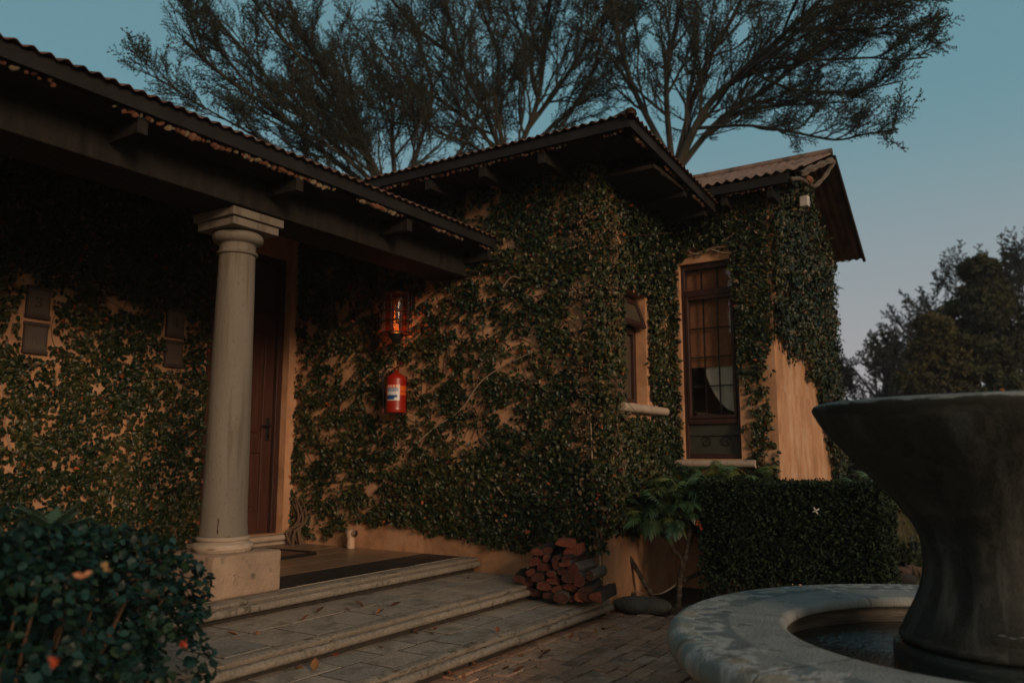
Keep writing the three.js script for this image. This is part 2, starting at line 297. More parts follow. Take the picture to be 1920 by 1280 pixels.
// ---------------------------------------------------------------- the house
const XL = -6.08, ZW = -5.48, XK = -2.73, ZB = -6.93, XM = -1.78, ZE = -9.40;
const house = thing('house', 'ochre plastered cottage with ivy walls, low corrugated roofs and a pillared verandah', 'house');
function wall(plane, c, pts, holes, t = 0.25) {
  const k = plane === 'x' ? -1 : 1, s = new THREE.Shape(pts.map(([a, b]) => new THREE.Vector2(a * k, b)));
  for (const [a0, a1, b0, b1] of holes) s.holes.push(new THREE.Path([[a0 * k, b0], [a1 * k, b0], [a1 * k, b1], [a0 * k, b1]].map(([a, b]) => new THREE.Vector2(a, b))));
  const g = new THREE.ExtrudeGeometry(s, { depth: t, bevelEnabled: false });
  if (plane === 'x') { g.rotateY(Math.PI / 2); g.translate(c - t, 0, 0); } else g.translate(0, 0, c - t);
  return part('wall', boxUV(g, 0.8, R0() * 3, R0() * 3), c === XM ? mPlasterStreak : mPlaster, house);
}
const DOOR = [-5.36, -4.42, 0.425, 3.10], SW = [-6.38, -5.86, 1.585, 2.53], BW = [-2.62, -2.10, 1.125, 2.91];
wall('x', XL, [[3, -0.1], [ZW - 0.25, -0.1], [ZW - 0.25, 3.6], [3, 3.6]], [DOOR]);
wall('z', ZW, [[XL + 0.002, -0.1], [XK, -0.1], [XK, 3.70], [XL + 0.002, 3.70]], []);
wall('x', XK, [[ZW - 0.2495, -0.1], [ZB - 0.25, -0.1], [ZB - 0.25, 3.70], [ZW - 0.2495, 3.70]], [SW]);
wall('z', ZB, [[XK + 0.001, -0.1], [XM, -0.1], [XM, 3.60], [XK + 0.001, 3.60]], [BW]);
wall('x', XM, [[ZB - 0.2495, -0.1], [ZE, -0.1], [ZE, 3.42], [-8.09, 4.06], [ZB - 0.2495, 3.70]], []);
wall('z', ZE - 0.001, [[-10.3, -0.1], [XM, -0.1], [XM, 3.4], [-10.3, 3.4]], [], 0.2);
wall('x', -10.05, [[3, -0.1], [ZE - 0.2, -0.1], [ZE - 0.2, 3.4], [3, 3.4]], [], 0.25);
wall('z', 3.001, [[-10.3, -0.1], [-4.0, -0.1], [-4.0, 3.2], [-10.3, 3.2]], [], 0.2);
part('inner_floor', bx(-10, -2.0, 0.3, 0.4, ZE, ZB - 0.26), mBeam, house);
part('inner_partition', bx(-4.6, -4.5, 0.4, 3.4, ZE, ZB - 0.3), mPlaster, house);

// --- corrugated roofs
function corr(o, uAx, dAx, nrm, width, lenAt, pitch, amp, startAt = () => 0, seed = 1) {
  const nu = Math.round(width / pitch * 8), nv = 5, pos = [], uv = [], idx = [], th = 0.004;
  for (let side = 0; side < 2; side++) for (let i = 0; i <= nu; i++) {
    const u = i / nu * width, w = amp * Math.sin(u / pitch * Math.PI * 2), L0 = startAt(u), L = lenAt(u);
    for (let j = 0; j <= nv; j++) {
      const d = lerp(L0, L, j / nv), p = o.clone().addScaledVector(uAx, u).addScaledVector(dAx, d).addScaledVector(nrm, w - side * th);
      pos.push(p.x, p.y, p.z); uv.push(u + seed * 0.37, d + seed * 0.61);
    }
  }
  const W = nv + 1, B = (nu + 1) * W, quad = (a, b, c, d) => idx.push(a, b, c, a, c, d);
  for (let i = 0; i < nu; i++) for (let j = 0; j < nv; j++) { const a = i * W + j; quad(a, a + 1, a + W + 1, a + W); quad(B + a, B + a + W, B + a + W + 1, B + a + 1); }
  for (let i = 0; i < nu; i++) { const a = i * W; quad(a, a + W, B + a + W, B + a); const b = a + nv; quad(b, B + b, B + b + W, b + W); }
  for (let j = 0; j < nv; j++) { quad(j, B + j, B + j + 1, j + 1); const a = nu * W + j; quad(a, a + 1, B + a + 1, B + a); }
  const g = new THREE.BufferGeometry(); g.setAttribute('position', new THREE.Float32BufferAttribute(pos, 3)); g.setAttribute('uv', new THREE.Float32BufferAttribute(uv, 2)); g.setIndex(idx); g.computeVertexNormals();
  return toCreasedNormals(g, 0.8);
}
const lumpGeo = [0, 1, 2, 3].map((k) => { const g = new THREE.IcosahedronGeometry(1, 1), p = g.attributes.position; for (let i = 0; i < p.count; i++) { const x = p.getX(i), y = p.getY(i), z = p.getZ(i), n = 0.72 + 0.5 * vn(x * 1.7 + 9, y * 1.7 + z * 1.3 + k * 5, 60 + k); p.setXYZ(i, x * n, y * n, z * n); } g.computeVertexNormals(); return boxUV(g); });
function lumps(roof, a, b, n, sz, seed, skip = () => false) { // plaster that fills the corrugations under the sheets
  const R = rng(seed);
  for (let i = 0; i < n; i++) {
    const t = (i + 0.5 + rr(-0.3, 0.3, R)) / n, gap = vn(t * 14, 3, seed);
    if (gap < 0.24 || skip(t)) continue;
    const m = part('plaster_filling', lumpGeo[Math.floor(R() * 4)], mLumps[Math.floor(R() * 5)], roof);
    m.position.copy(a).lerp(b, t).add(V(rr(-0.008, 0.008, R), rr(-0.01, 0.006, R), rr(-0.008, 0.008, R)));
    const s = sz * rr(0.55, 1.15, R) * lerp(0.6, 1.15, gap); m.scale.set(s * 1.15, s * rr(0.6, 1, R), s); m.rotation.set(R() * 6, R() * 6, R() * 6);
  }
}
const TAN = Math.tan(THREE.MathUtils.degToRad(18));
{ // verandah roof: eave along z at x = -3.64
  const roof = sub('roof', house), xe = -3.64, ye = 2.975, run = 4.5, up = V(-1, TAN, 0).normalize(), nr = V(TAN, 1, 0).normalize(), len = run / Math.cos(Math.atan(TAN));
  for (let z = 3, k = 0; z > ZW + 0.02; z -= 0.684, k++) {
    const w = Math.min(0.684, z - ZW - 0.003);
    const m = part('corrugated_sheet', corr(V(xe, ye, 0), V(0, 0, -1), up, nr, w, (u) => (z - u < ZW + 0.01 ? len : len), 0.076, 0.0095, () => 0, k), mRoof, roof);
    m.position.z = z - 0.001; m.position.x = (k % 2) * 0.006;
  }
  const back = V(1, TAN, 0).normalize(), nb = V(-TAN, 1, 0).normalize();
  part('back_slope', corr(V(-12.6, ye, 3), V(0, 0, -1), back, nb, 12.6, () => len, 0.1, 0.0095), mRoof, roof);
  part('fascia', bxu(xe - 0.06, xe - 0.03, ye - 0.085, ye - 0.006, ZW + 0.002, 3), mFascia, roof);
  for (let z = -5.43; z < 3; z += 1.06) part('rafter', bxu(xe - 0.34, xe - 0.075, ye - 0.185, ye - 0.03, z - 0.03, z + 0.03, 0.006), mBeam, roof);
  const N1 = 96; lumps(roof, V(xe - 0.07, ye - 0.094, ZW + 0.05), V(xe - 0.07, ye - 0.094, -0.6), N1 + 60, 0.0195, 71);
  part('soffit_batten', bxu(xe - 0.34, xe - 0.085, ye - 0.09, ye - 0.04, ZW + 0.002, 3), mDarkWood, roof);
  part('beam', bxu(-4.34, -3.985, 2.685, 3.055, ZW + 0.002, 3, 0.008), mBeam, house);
}
const EY = 3.54, EX = -2.16, EZ = -4.91, DROP = 0.085;
{ // hipped roof of the wing: eaves along x at z = -4.91 and along z at x = -2.16
  const roof = sub('roof', house), cs = Math.cos(Math.atan(TAN)), run = 2.3;
  const upF = V(0, TAN, -1).normalize(), nF = V(0, 1, TAN).normalize();
  for (let x = EX, k = 0; x > -8.4; x -= 0.76, k++) part('corrugated_sheet', corr(V(x, EY, EZ), V(-1, 0, 0), upF, nF, Math.min(0.76, x + 8.4), (u) => Math.max(0.02, Math.min(run, EX - x + u + 0.02)) / cs, 0.076, 0.0095, () => 0, k), mRoof, roof);
  const ax = V(0, -DROP, -1).normalize(), upR = V(-1, TAN, 0).normalize(), nR = V(TAN, 1, 0).normalize();
  for (let z = 0, k = 0; z < 1.9; z += 0.684, k++) part('corrugated_sheet', corr(V(EX, EY - 0.004, EZ).addScaledVector(ax, z), ax, upR, nR, Math.min(0.684, 1.9 - z), (u) => Math.max(0.02, Math.min(run, z + u + 0.02)) / cs, 0.076, 0.0095, () => 0, k + 9), mRoof, roof);
  part('hip_cap', tube([V(EX - 0.02, EY + 0.0, EZ - 0.02), V(EX - run, EY + run * TAN + 0.02, EZ - run)], 0.045, 8, 1), mRoof, roof);
  part('far_slope', corr(V(-8.4, EY + run * TAN, EZ - run), V(1, 0, 0), V(0, -TAN, -1).normalize(), V(0, 1, -TAN).normalize(), 8.4 + EX - run + 0.3, () => run / cs, 0.1, 0.0095), mRoof, roof);
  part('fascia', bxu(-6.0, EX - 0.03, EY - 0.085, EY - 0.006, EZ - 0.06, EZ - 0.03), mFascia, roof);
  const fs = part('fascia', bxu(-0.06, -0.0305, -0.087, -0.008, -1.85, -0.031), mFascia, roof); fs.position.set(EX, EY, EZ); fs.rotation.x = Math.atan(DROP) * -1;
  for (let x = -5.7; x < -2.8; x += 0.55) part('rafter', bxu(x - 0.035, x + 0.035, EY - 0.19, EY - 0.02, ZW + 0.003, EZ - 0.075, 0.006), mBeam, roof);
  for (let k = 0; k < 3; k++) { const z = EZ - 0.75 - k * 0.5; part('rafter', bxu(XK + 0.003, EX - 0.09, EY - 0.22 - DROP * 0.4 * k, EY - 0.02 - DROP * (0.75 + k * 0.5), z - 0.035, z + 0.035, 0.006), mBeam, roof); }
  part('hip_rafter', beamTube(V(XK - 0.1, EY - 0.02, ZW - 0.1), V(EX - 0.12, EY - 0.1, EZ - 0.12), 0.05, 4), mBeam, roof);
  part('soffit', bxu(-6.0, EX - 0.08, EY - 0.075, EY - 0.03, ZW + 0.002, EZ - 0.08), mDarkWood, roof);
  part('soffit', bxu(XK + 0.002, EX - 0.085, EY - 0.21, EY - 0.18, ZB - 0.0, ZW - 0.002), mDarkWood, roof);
  lumps(roof, V(-4.55, EY - 0.093, EZ - 0.07), V(EX - 0.12, EY - 0.093, EZ - 0.07), 80, 0.0155, 72);
  lumps(roof, V(EX - 0.07, EY - 0.098, EZ - 0.15), V(EX - 0.07, EY - 0.098 - DROP * 1.5, EZ - 1.65), 50, 0.017, 73);
}
const BY = 3.525, BYB = 3.385, BF = -6.63, BR = -8.09, BX = -1.43, RIDGE = 4.13, BT = (RIDGE - BY) / (BF - BR);
{ // gabled roof of the bay with its ridge along x
  const roof = sub('roof', house), up = V(0, BT, -1).normalize(), nr = V(0, 1, BT).normalize(), len = Math.hypot(RIDGE - BY, BF - BR), BB = (RIDGE - BYB) / (BF - BR), lenB = Math.hypot(RIDGE - BYB, BF - BR), dn = V(0, BB, 1).normalize(), nb = V(0, 1, -BB).normalize();
  for (let x = BX, k = 0; x > -4.2; x -= 0.68, k++) {
    part('corrugated_sheet', corr(V(x, BY, BF), V(-1, 0, 0), up, nr, Math.min(0.68, x + 4.2), () => len + 0.005, 0.085, 0.0125, (u) => (k === 0 ? 0.18 * sstep(0.14, 0.0, u) : 0), k + 20), mRoofBay, roof);
    part('corrugated_sheet', corr(V(x, BYB - 0.02, 2 * BR - BF), V(-1, 0, 0), dn, nb, Math.min(0.68, x + 4.2), () => lenB + 0.005, 0.076, 0.011, () => 0, k + 30), mRoof, roof);
  }
  part('ridge_cap', boxUV(tube([V(BX + 0.005, RIDGE + 0.012, BR), V(-4.2, RIDGE + 0.012, BR)], 0.045, 8, 1)), mRoofBay, roof);
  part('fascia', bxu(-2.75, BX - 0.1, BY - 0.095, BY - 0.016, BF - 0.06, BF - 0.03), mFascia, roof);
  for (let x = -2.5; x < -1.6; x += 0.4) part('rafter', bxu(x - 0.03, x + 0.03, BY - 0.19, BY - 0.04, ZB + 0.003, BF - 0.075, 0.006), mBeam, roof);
  lumps(roof, V(-2.7, BY - 0.103, BF - 0.07), V(BX - 0.12, BY - 0.103, BF - 0.07), 56, 0.0135, 74);
  part('soffit', bxu(-2.9, BX - 0.1, BY - 0.07, BY - 0.04, ZB + 0.002, BF - 0.08), mDarkWood, roof);
  const q = (u, v, x = BX + 0.005) => onX(u, v, x);
  part('verge_pole', tube([q(1561, 299), q(1546, 303), q(1534, 309), q(1520, 314), q(1501, 324)], (t) => 0.019 + 0.007 * Math.sin(t * 19), 7, 16), mPole, roof);
  part('verge_pole', tube([q(1562, 304, BX + 0.05), q(1548, 307, BX + 0.03), q(1530, 316), q(1516, 322), q(1503, 330)], (t) => 0.017 + 0.007 * Math.sin(t * 23 + 1), 7, 16), mPole, roof);
  part('verge_pole', tube([q(1564, 303, BX + 0.03), q(1556, 317, BX + 0.03), q(1545, 333, BX + 0.03), q(1527, 351, BX + 0.03)], (t) => 0.02 + 0.004 * Math.sin(t * 17), 7, 14), mPole, roof);
  part('verge_pole', tube([q(1528, 351, BX + 0.03), q(1513, 342), q(1500, 335), q(1482, 336)], (t) => 0.015 + 0.004 * t, 7, 12), mPole, roof);
  const lump = part('broken_tile', lumpGeo[1], mLumps[0], roof); lump.position.copy(q(1517, 337, BX + 0.02)); lump.scale.set(0.045, 0.03, 0.07);
  part('verge_batten', boxUV(tube([V(BX + 0.02, RIDGE - 0.03, BR), V(BX + 0.02, BYB - 0.05, 2 * BR - BF)], 0.018, 4, 1)), mDarkWood, roof);
}

// --- column on its plinth
{
  const col = sub('column', house), cx = -4.21, cz = -3.25; col.position.set(cx, 0.33, cz);
  part('plinth', toCreasedNormals(boxUV(bx(-0.25, 0.25, 0, 0.248, -0.25, 0.25, 0.018), 1.3, 0.2, 0.4), 0.6), mStone, col);
  const p0 = [[0.02, 0.248], [0.178, 0.248]]; for (let k = 0; k <= 6; k++) { const a = -1.2 + 2.6 * k / 6; p0.push([0.155 + Math.cos(a) * 0.026, 0.275 + Math.sin(a) * 0.026]); }
  for (let k = 0; k <= 6; k++) { const a = -1.4 + 2.9 * k / 6; p0.push([0.143 + Math.cos(a) * 0.017, 0.323 + Math.sin(a) * 0.015]); } p0.push([0.135, 0.342], [0.02, 0.342]);
  part('base_ring', lathe(p0, 48), mSill, col);
  const sh = []; for (let k = 0; k <= 24; k++) { const t = k / 24; sh.push([lerp(0.137, 0.112, Math.pow(t, 1.25)) + 0.008 * Math.exp(-t * 30), lerp(0.34, 2.10, t)]); }
  part('shaft', lathe(sh, 56), mColumn, col);
  const p1 = [[0.11, 2.098]]; for (let k = 0; k <= 6; k++) { const a = -1.4 + 2.8 * k / 6; p1.push([0.115 + Math.cos(a) * 0.014, 2.108 + Math.sin(a) * 0.012]); }
  p1.push([0.113, 2.122], [0.113, 2.165]); for (let k = 0; k <= 8; k++) { const a = -1.3 + 2.5 * k / 8; p1.push([0.114 + Math.cos(a) * 0.045, 2.208 + Math.sin(a) * 0.04]); } p1.push([0.02, 2.25]);
  part('capital', lathe(p1, 56), mColumn, col);
  part('abacus', boxUV(merge([bx(-0.178, 0.178, 2.246, 2.297, -0.178, 0.178, 0.005), bx(-0.2, 0.2, 2.299, 2.353, -0.2, 0.2, 0.005)])), mColumn, col);
}
// --- door in the long wall
{
  const d = sub('door', house), x = XL - 0.15, [z0, z1, y0, y1] = DOOR;
  part('frame', merge([bxu(x - 0.03, x + 0.07, y0, y1, z0 + 0.001, z0 + 0.07, 0.006), bxu(x - 0.03, x + 0.07, y0, y1, z1 - 0.07, z1 - 0.001, 0.006), bxu(x - 0.03, x + 0.07, y1 - 0.08, y1 - 0.001, z0 + 0.071, z1 - 0.071, 0.006), bxu(x - 0.028, x + 0.068, 2.52, 2.58, z0 + 0.071, z1 - 0.071, 0.006)]), mFrame, d);
  const a = z0 + 0.072, b = z1 - 0.072, lf = d;
  part('stile', bxu(x - 0.02, x + 0.025, y0 + 0.005, 2.515, a, a + 0.115, 0.005), mDoor, lf); part('stile', bxu(x - 0.02, x + 0.025, y0 + 0.005, 2.515, b - 0.115, b, 0.005), mDoor, lf);
  for (const [p, q] of [[y0 + 0.005, y0 + 0.2], [1.18, 1.32], [2.38, 2.515]]) part('rail', bxu(x - 0.02, x + 0.024, p, q, a + 0.116, b - 0.116, 0.005), mDoor, lf);
  for (const [p, q] of [[y0 + 0.2, 1.18], [1.32, 2.38]]) { part('panel', merge([bxu(x - 0.015, x + 0.005, p, q, a + 0.116, b - 0.116), bxu(x - 0.012, x + 0.018, p + 0.05, q - 0.05, a + 0.16, b - 0.16, 0.012)]), mDoor, lf); }
  part('fanlight', bx(x - 0.01, x, 2.58, y1 - 0.08, a, b), mFrost, d);
  part('handle', merge([bx(x + 0.026, x + 0.034, 1.30, 1.52, a + 0.03, a + 0.075, 0.003), tube([V(x + 0.03, 1.44, a + 0.052), V(x + 0.075, 1.44, a + 0.052), V(x + 0.08, 1.44, a + 0.1), V(x + 0.078, 1.435, a + 0.16)], 0.009, 6), tube([V(x + 0.03, 1.345, a + 0.052), V(x + 0.05, 1.345, a + 0.052)], 0.012, 6)]), mIron, d);
  const pr = [[XL - 0.1, 0.42], [XL + 0.02, 0.42]]; for (let k = 0; k <= 8; k++) { const q = Math.PI * (0.5 - k / 8); pr.push([XL + 0.075 + Math.cos(q) * 0.028, 0.392 + Math.sin(q) * 0.028]); } pr.push([XL + 0.05, 0.362], [XL + 0.05, 0.352], [XL + 0.065, 0.345], [XL + 0.065, 0.331], [XL - 0.1, 0.331]);
  part('threshold', toCreasedNormals(boxUV(sweepZ(pr, -5.455, -4.3)), 0.7), mSill, d);
}
// --- small window in the corner wall (x = XK)
{
  const w = sub('window', house), x = XK - 0.12, [z0, z1, y0, y1] = SW, ym = 2.22;
  part('frame', merge([bxu(x - 0.03, x + 0.025, y0, y1, z0 + 0.001, z0 + 0.05, 0.004), bxu(x - 0.03, x + 0.025, y0, y1, z1 - 0.05, z1 - 0.001, 0.004), bxu(x - 0.03, x + 0.025, y0 + 0.001, y0 + 0.05, z0 + 0.051, z1 - 0.051, 0.004), bxu(x - 0.03, x + 0.025, y1 - 0.05, y1 - 0.001, z0 + 0.051, z1 - 0.051, 0.004), bxu(x - 0.028, x + 0.03, ym - 0.03, ym + 0.02, z0 + 0.051, z1 - 0.051, 0.004)]), mFrame, w);
  part('pane', bx(x - 0.012, x - 0.006, y0 + 0.05, ym - 0.03, z0 + 0.05, z1 - 0.05), mFrost, w);
  const sash = [];
  const h = -(y1 - 0.05 - ym - 0.0), a = z0 + 0.03, b = z1 - 0.03;
  sash[0] = part('sash_frame', merge([bxu(0, 0.035, h, 0, a, a + 0.045, 0.004), bxu(0, 0.035, h, 0, b - 0.045, b, 0.004), bxu(0.001, 0.034, h + 0.001, h + 0.045, a + 0.046, b - 0.046, 0.004), bxu(0.001, 0.034, -0.045, -0.001, a + 0.046, b - 0.046, 0.004)]), mFrame, w);
  sash[1] = part('pane', bx(0.012, 0.018, h + 0.045, -0.045, a + 0.045, b - 0.045), mFrost, w);
  for (const q of sash) { q.position.set(x + 0.028, y1 - 0.05, 0); q.rotation.z = 0.33; }
  const pr = [[XK - 0.14, y0 - 0.002], [XK + 0.03, y0 - 0.012]]; for (let k = 0; k <= 10; k++) { const q = Math.PI * (0.5 - k / 10); pr.push([XK + 0.055 + Math.cos(q) * 0.036, y0 - 0.048 + Math.sin(q) * 0.036]); } pr.push([XK - 0.02, y0 - 0.085], [XK - 0.14, y0 - 0.085]);
  part('sill', toCreasedNormals(boxUV(sweepZ(pr, z0 - 0.27, z1 + 0.12)), 0.7), mSill, w);
}
// --- tall window in the bay (z = ZB)
{
  const w = sub('window', house), z = ZB - 0.07, [x0, x1, y0, y1] = BW, fr = (a, b, c, d, e = 0.03) => bxu(a, b, c, d, z - 0.04, z + e, 0.004);
  const yt = 2.635, yb = 1.46;
  part('frame', merge([fr(x0 + 0.001, x0 + 0.034, y0, y1), fr(x1 - 0.034, x1 - 0.001, y0, y1), fr(x0 + 0.035, x1 - 0.035, y1 - 0.05, y1 - 0.001), fr(x0 + 0.035, x1 - 0.035, y0 + 0.001, y0 + 0.045), fr(x0 + 0.035, x1 - 0.035, yt - 0.03, yt + 0.03, 0.035), fr(x0 + 0.035, x1 - 0.035, yb - 0.025, yb + 0.02, 0.035)]), mFrame, w);
  const cs = w, c0 = x0 + 0.037, c1 = x1 - 0.037, cy0 = yb + 0.023, cy1 = yt - 0.033, f2 = (a, b, c, d) => bxu(a, b, c, d, z - 0.02, z + 0.04, 0.004);
  part('casement_frame', merge([f2(c0, c0 + 0.026, cy0, cy1), f2(c1 - 0.026, c1, cy0, cy1), f2(c0 + 0.027, c1 - 0.027, cy0 + 0.001, cy0 + 0.03), f2(c0 + 0.027, c1 - 0.027, cy1 - 0.03, cy1 - 0.001)]), mFrame, cs);
  const bars = (a, b, c, d, nx, ny, parent) => { for (let i = 1; i < nx; i++) { const x = lerp(a, b, i / nx); part('glazing_bar', bx(x - 0.006, x + 0.006, c, d, z - 0.012, z - 0.002), mIron, parent); } for (let j = 1; j < ny; j++) { const y = lerp(c, d, j / ny); part('glazing_bar', bx(a, b, y - 0.006, y + 0.006, z - 0.0135, z - 0.0035), mIron, parent); } };
  bars(c0 + 0.026, c1 - 0.026, cy0 + 0.03, cy1 - 0.03, 3, 4, cs);
  part('pane', bx(c0 + 0.026, c1 - 0.026, cy0 + 0.03, cy1 - 0.03, z + 0.004, z + 0.008), mGlass, cs);
  bars(x0 + 0.034, x1 - 0.034, yt + 0.03, y1 - 0.05, 3, 1, w);
  part('pane', bx(x0 + 0.034, x1 - 0.034, yt + 0.03, y1 - 0.05, z + 0.002, z + 0.006), mGlass, w);
  part('pane', bx(x0 + 0.034, x1 - 0.034, y0 + 0.045, yb - 0.025, z - 0.006, z - 0.002), mObscure, w);
  const scroll = (cx, s) => { const p = []; for (let k = 0; k <= 22; k++) { const a = k / 22 * 9, r = 0.008 + 0.0048 * a; p.push(V(cx + s * Math.cos(a) * r, y0 + 0.15 + Math.sin(a) * r, z + 0.008)); } return tube(p, 0.0045, 5, 44); };
  part('iron_scroll', merge([scroll(x0 + 0.19, 1), scroll(x1 - 0.15, -1), beamTube(V(x0 + 0.034, y0 + 0.205, z + 0.008), V(x1 - 0.034, y0 + 0.205, z + 0.008), 0.004)]), mIron, w);
  const mBlind = std({ map: tex(128, (u, v) => { const k = 0.8 + 0.3 * vn(u * 64, v * 64, 231, 64); return [0.36 * k, 0.15 * k, 0.08 * k]; }), roughness: 0.9 });
  part('roller_blind', boxUV(bx(x0 - 0.03, x1 + 0.03, 1.955, 2.98, z - 0.055, z - 0.05)), mBlind, w);
  const mNet = std({ map: tex(128, (u, v) => { const k = 0.85 + 0.25 * vn(u * 90, v * 12, 236, 0); return [0.8 * k, 0.79 * k, 0.72 * k]; }), roughness: 0.95 });
  const sh = new THREE.Shape(); sh.moveTo(x1 + 0.02, 2.4); sh.lineTo(x0 + 0.1, 2.4); sh.quadraticCurveTo(x0 + 0.14, 1.72, x1 - 0.14, 1.56); sh.lineTo(x1 + 0.02, 1.51); sh.closePath();
  const cg = new THREE.ExtrudeGeometry(sh, { depth: 0.004, bevelEnabled: false, curveSegments: 20 }); cg.translate(0, 0, z - 0.075);
  part('curtain', boxUV(cg), mNet, w);
  const pts = [[ZB - 0.1, y0 - 0.001], [ZB + 0.02, y0 - 0.006]]; for (let k = 0; k <= 10; k++) { const q = Math.PI * (0.5 - k / 10); pts.push([ZB + 0.05 + Math.cos(q) * 0.034, y0 - 0.041 + Math.sin(q) * 0.034]); } pts.push([ZB - 0.02, y0 - 0.076], [ZB - 0.1, y0 - 0.076]);
  const g = sweepZ(pts, 0, 0.757); // along z, turned to run along x
  g.applyMatrix4(M4().makeBasis(V(0, 0, 1), V(0, 1, 0), V(-1, 0, 0)));
  g.translate(-1.97, 0, 0); part('sill', toCreasedNormals(boxUV(g), 0.7), mSill, w);
}
// ---------------------------------------------------------------- fountain
const FX = -0.13, FZ = -4.1;
{
  const f = thing('fountain', 'round stone fountain with a flared dark bowl on a pedestal and a weathered basin rim', 'fountain', [FX, 0, FZ]);
  const tRim = tex(1024, (u, v) => {
    const x = (u - 0.5) * 3, z = (v - 0.5) * 3, r = Math.hypot(x, z), th = Math.atan2(z, x);
    const n = fbm(u * 30, v * 30, 301, 0, 5), rad = fbm(th * 24 + 60, r * 15, 303, 0, 5), big = fbm(th * 3.2 + 10, r * 3, 305, 0, 4), k = 0.78 + 0.45 * n;
    let c = [0.24 * k, 0.265 * k, 0.253 * k];                                   // pale cement
    const e = r - 1.14 + 0.05 * (big - 0.5) + 0.03 * (n - 0.5);                  // edge of the scoured band
    if (r > 0.97) {
      const dark = sstep(0.0, 0.02, e) * sstep(0.16, 0.1, e + (rad - 0.5) * 0.5), white = sstep(0.06, 0.11, e + (rad - 0.5) * 0.5) * sstep(0.24, 0.15, e + (rad - 0.5) * 0.5);
      const tan = sstep(0.12, 0.2, e + (rad - 0.5) * 0.25), tg = sstep(0.42, 0.6, fbm(th * 11 + 7, r * 6, 309, 0, 4));
      c = mix3(c, [0.30 * k, 0.27 * k, 0.20 * k], tan * 0.9); c = mix3(c, [0.17 * k, 0.225 * k, 0.22 * k], tan * tg * 0.8);
      c = mix3(c, [0.41 * k, 0.43 * k, 0.41 * k], white * 0.95); c = mix3(c, [0.125 * k, 0.16 * k, 0.162 * k], dark * sstep(0.30, 0.44, big + 0.1) * 0.92);
    }
    return mix3(c, [0.09, 0.075, 0.05], sstep(0.68, 0.78, fbm(u * 44, v * 44, 311, 0, 4)) * 0.6);
  });
  const mRim = std({ map: tRim, bumpMap: rep(bCoarse, 4), bumpScale: 0.006, roughness: 0.8 });
  const planar = (g) => { const p = g.attributes.position, uv = g.attributes.uv; for (let i = 0; i < p.count; i++) uv.setXY(i, p.getX(i) / 3 + 0.5, p.getZ(i) / 3 + 0.5); return g; };
  const rim = [[1.29, 0.255], [1.34, 0.262]];
  for (let k = 0; k <= 12; k++) { const a = -1.25 + (1.25 + Math.PI / 2) * k / 12; rim.push([1.366 + Math.cos(a) * 0.068, 0.332 + Math.sin(a) * 0.068]); }
  rim.push([1.2, 0.402], [1.05, 0.402]); for (let k = 0; k <= 8; k++) { const a = Math.PI / 2 + Math.PI * 0.62 * k / 8; rim.push([0.935 + Math.cos(a) * 0.036, 0.366 + Math.sin(a) * 0.036]); } rim.push([0.955, 0.335]);
  const nS = 7;
  for (let k = 0; k < nS; k++) part('coping_stone', planar(lathe(rim, 24, 0.35 + k * Math.PI * 2 / nS + 0.0022, Math.PI * 2 / nS - 0.0044)), mRim, f);
  const mBasin = std({ map: tex(N, (u, v) => { const k = 0.6 + 0.7 * fbm(u * 9, v * 9, 321, 9, 5), m = sstep(0.45, 0.7, fbm(u * 20, v * 6, 322, 0, 4)); return mix3([0.15 * k, 0.14 * k, 0.115 * k], [0.05, 0.048, 0.04], m * 0.7); }), bumpMap: bCoarse, bumpScale: 0.01, roughness: 0.85 });
  part('basin_wall', lathe([[1.275, 0.256], [1.275, 0.02], [1.29, -0.02]], 72), mBasin, f);
  part('basin_lining', lathe([[0.956, 0.338], [0.965, 0.32], [0.96, 0.285], [0.985, 0.16], [0.97, 0.1]], 72), mBasin, f);
  part('basin_floor', lathe([[0.001, 0.1], [0.975, 0.1]], 48), mBasin, f);
  part('water', lathe([[0.44, 0.268], [0.968, 0.268]], 72), std({ color: C(0.011, 0.012, 0.009), roughness: 0.09, bumpMap: rep(bFine, 3), bumpScale: 0.004 }), f);
  const mBowl = new THREE.MeshPhysicalMaterial({ map: tex(1024, (u, v) => {
    const wob = (fbm(u * 20, v * 12, 332, 0, 3) - 0.5) * 0.02, s = fbm((u + wob) * 44, v * 5, 331, 0, 5), q = fbm(u * 14, v * 9, 333, 0, 5), p = vn(u * 300, v * 200, 335), lime = sstep(0.58, 0.7, fbm(u * 34, v * 22, 337, 0, 5)), k = 0.6 + 0.6 * q + 0.35 * (p - 0.5);
    const lip = sstep(0.055, 0.03, Math.abs(v - 0.765) + 0.05 * (fbm(u * 90, v * 60, 339, 0, 4) - 0.5)); // worn, limed rim, with sky light on the lip painted into the colour
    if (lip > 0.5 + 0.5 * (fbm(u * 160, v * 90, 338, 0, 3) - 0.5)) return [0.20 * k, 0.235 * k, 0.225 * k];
    return mix3(mix3([0.036 * k, 0.040 * k, 0.034 * k], [0.085, 0.10, 0.09], sstep(0.5, 0.72, s) * 0.5), [0.10, 0.10, 0.085], lime * 0.25);
  }), bumpMap: rep(bCoarse, 6, 3), bumpScale: 0.003, roughness: 0.75, specularIntensity: 0.35 });
  const pr = [[0.40, 0.355], [0.425, 0.368], [0.428, 0.385], [0.415, 0.405], [0.393, 0.456], [0.358, 0.53], [0.335, 0.6], [0.322, 0.68], [0.323, 0.74], [0.334, 0.8], [0.362, 0.86], [0.407, 0.922], [0.462, 0.99], [0.532, 1.065], [0.60, 1.14], [0.661, 1.212], [0.708, 1.285], [0.726, 1.322], [0.738, 1.345], [0.742, 1.36], [0.736, 1.374], [0.72, 1.382], [0.69, 1.378], [0.66, 1.34], [0.55, 1.22], [0.38, 1.12], [0.15, 1.08], [0.005, 1.075]];
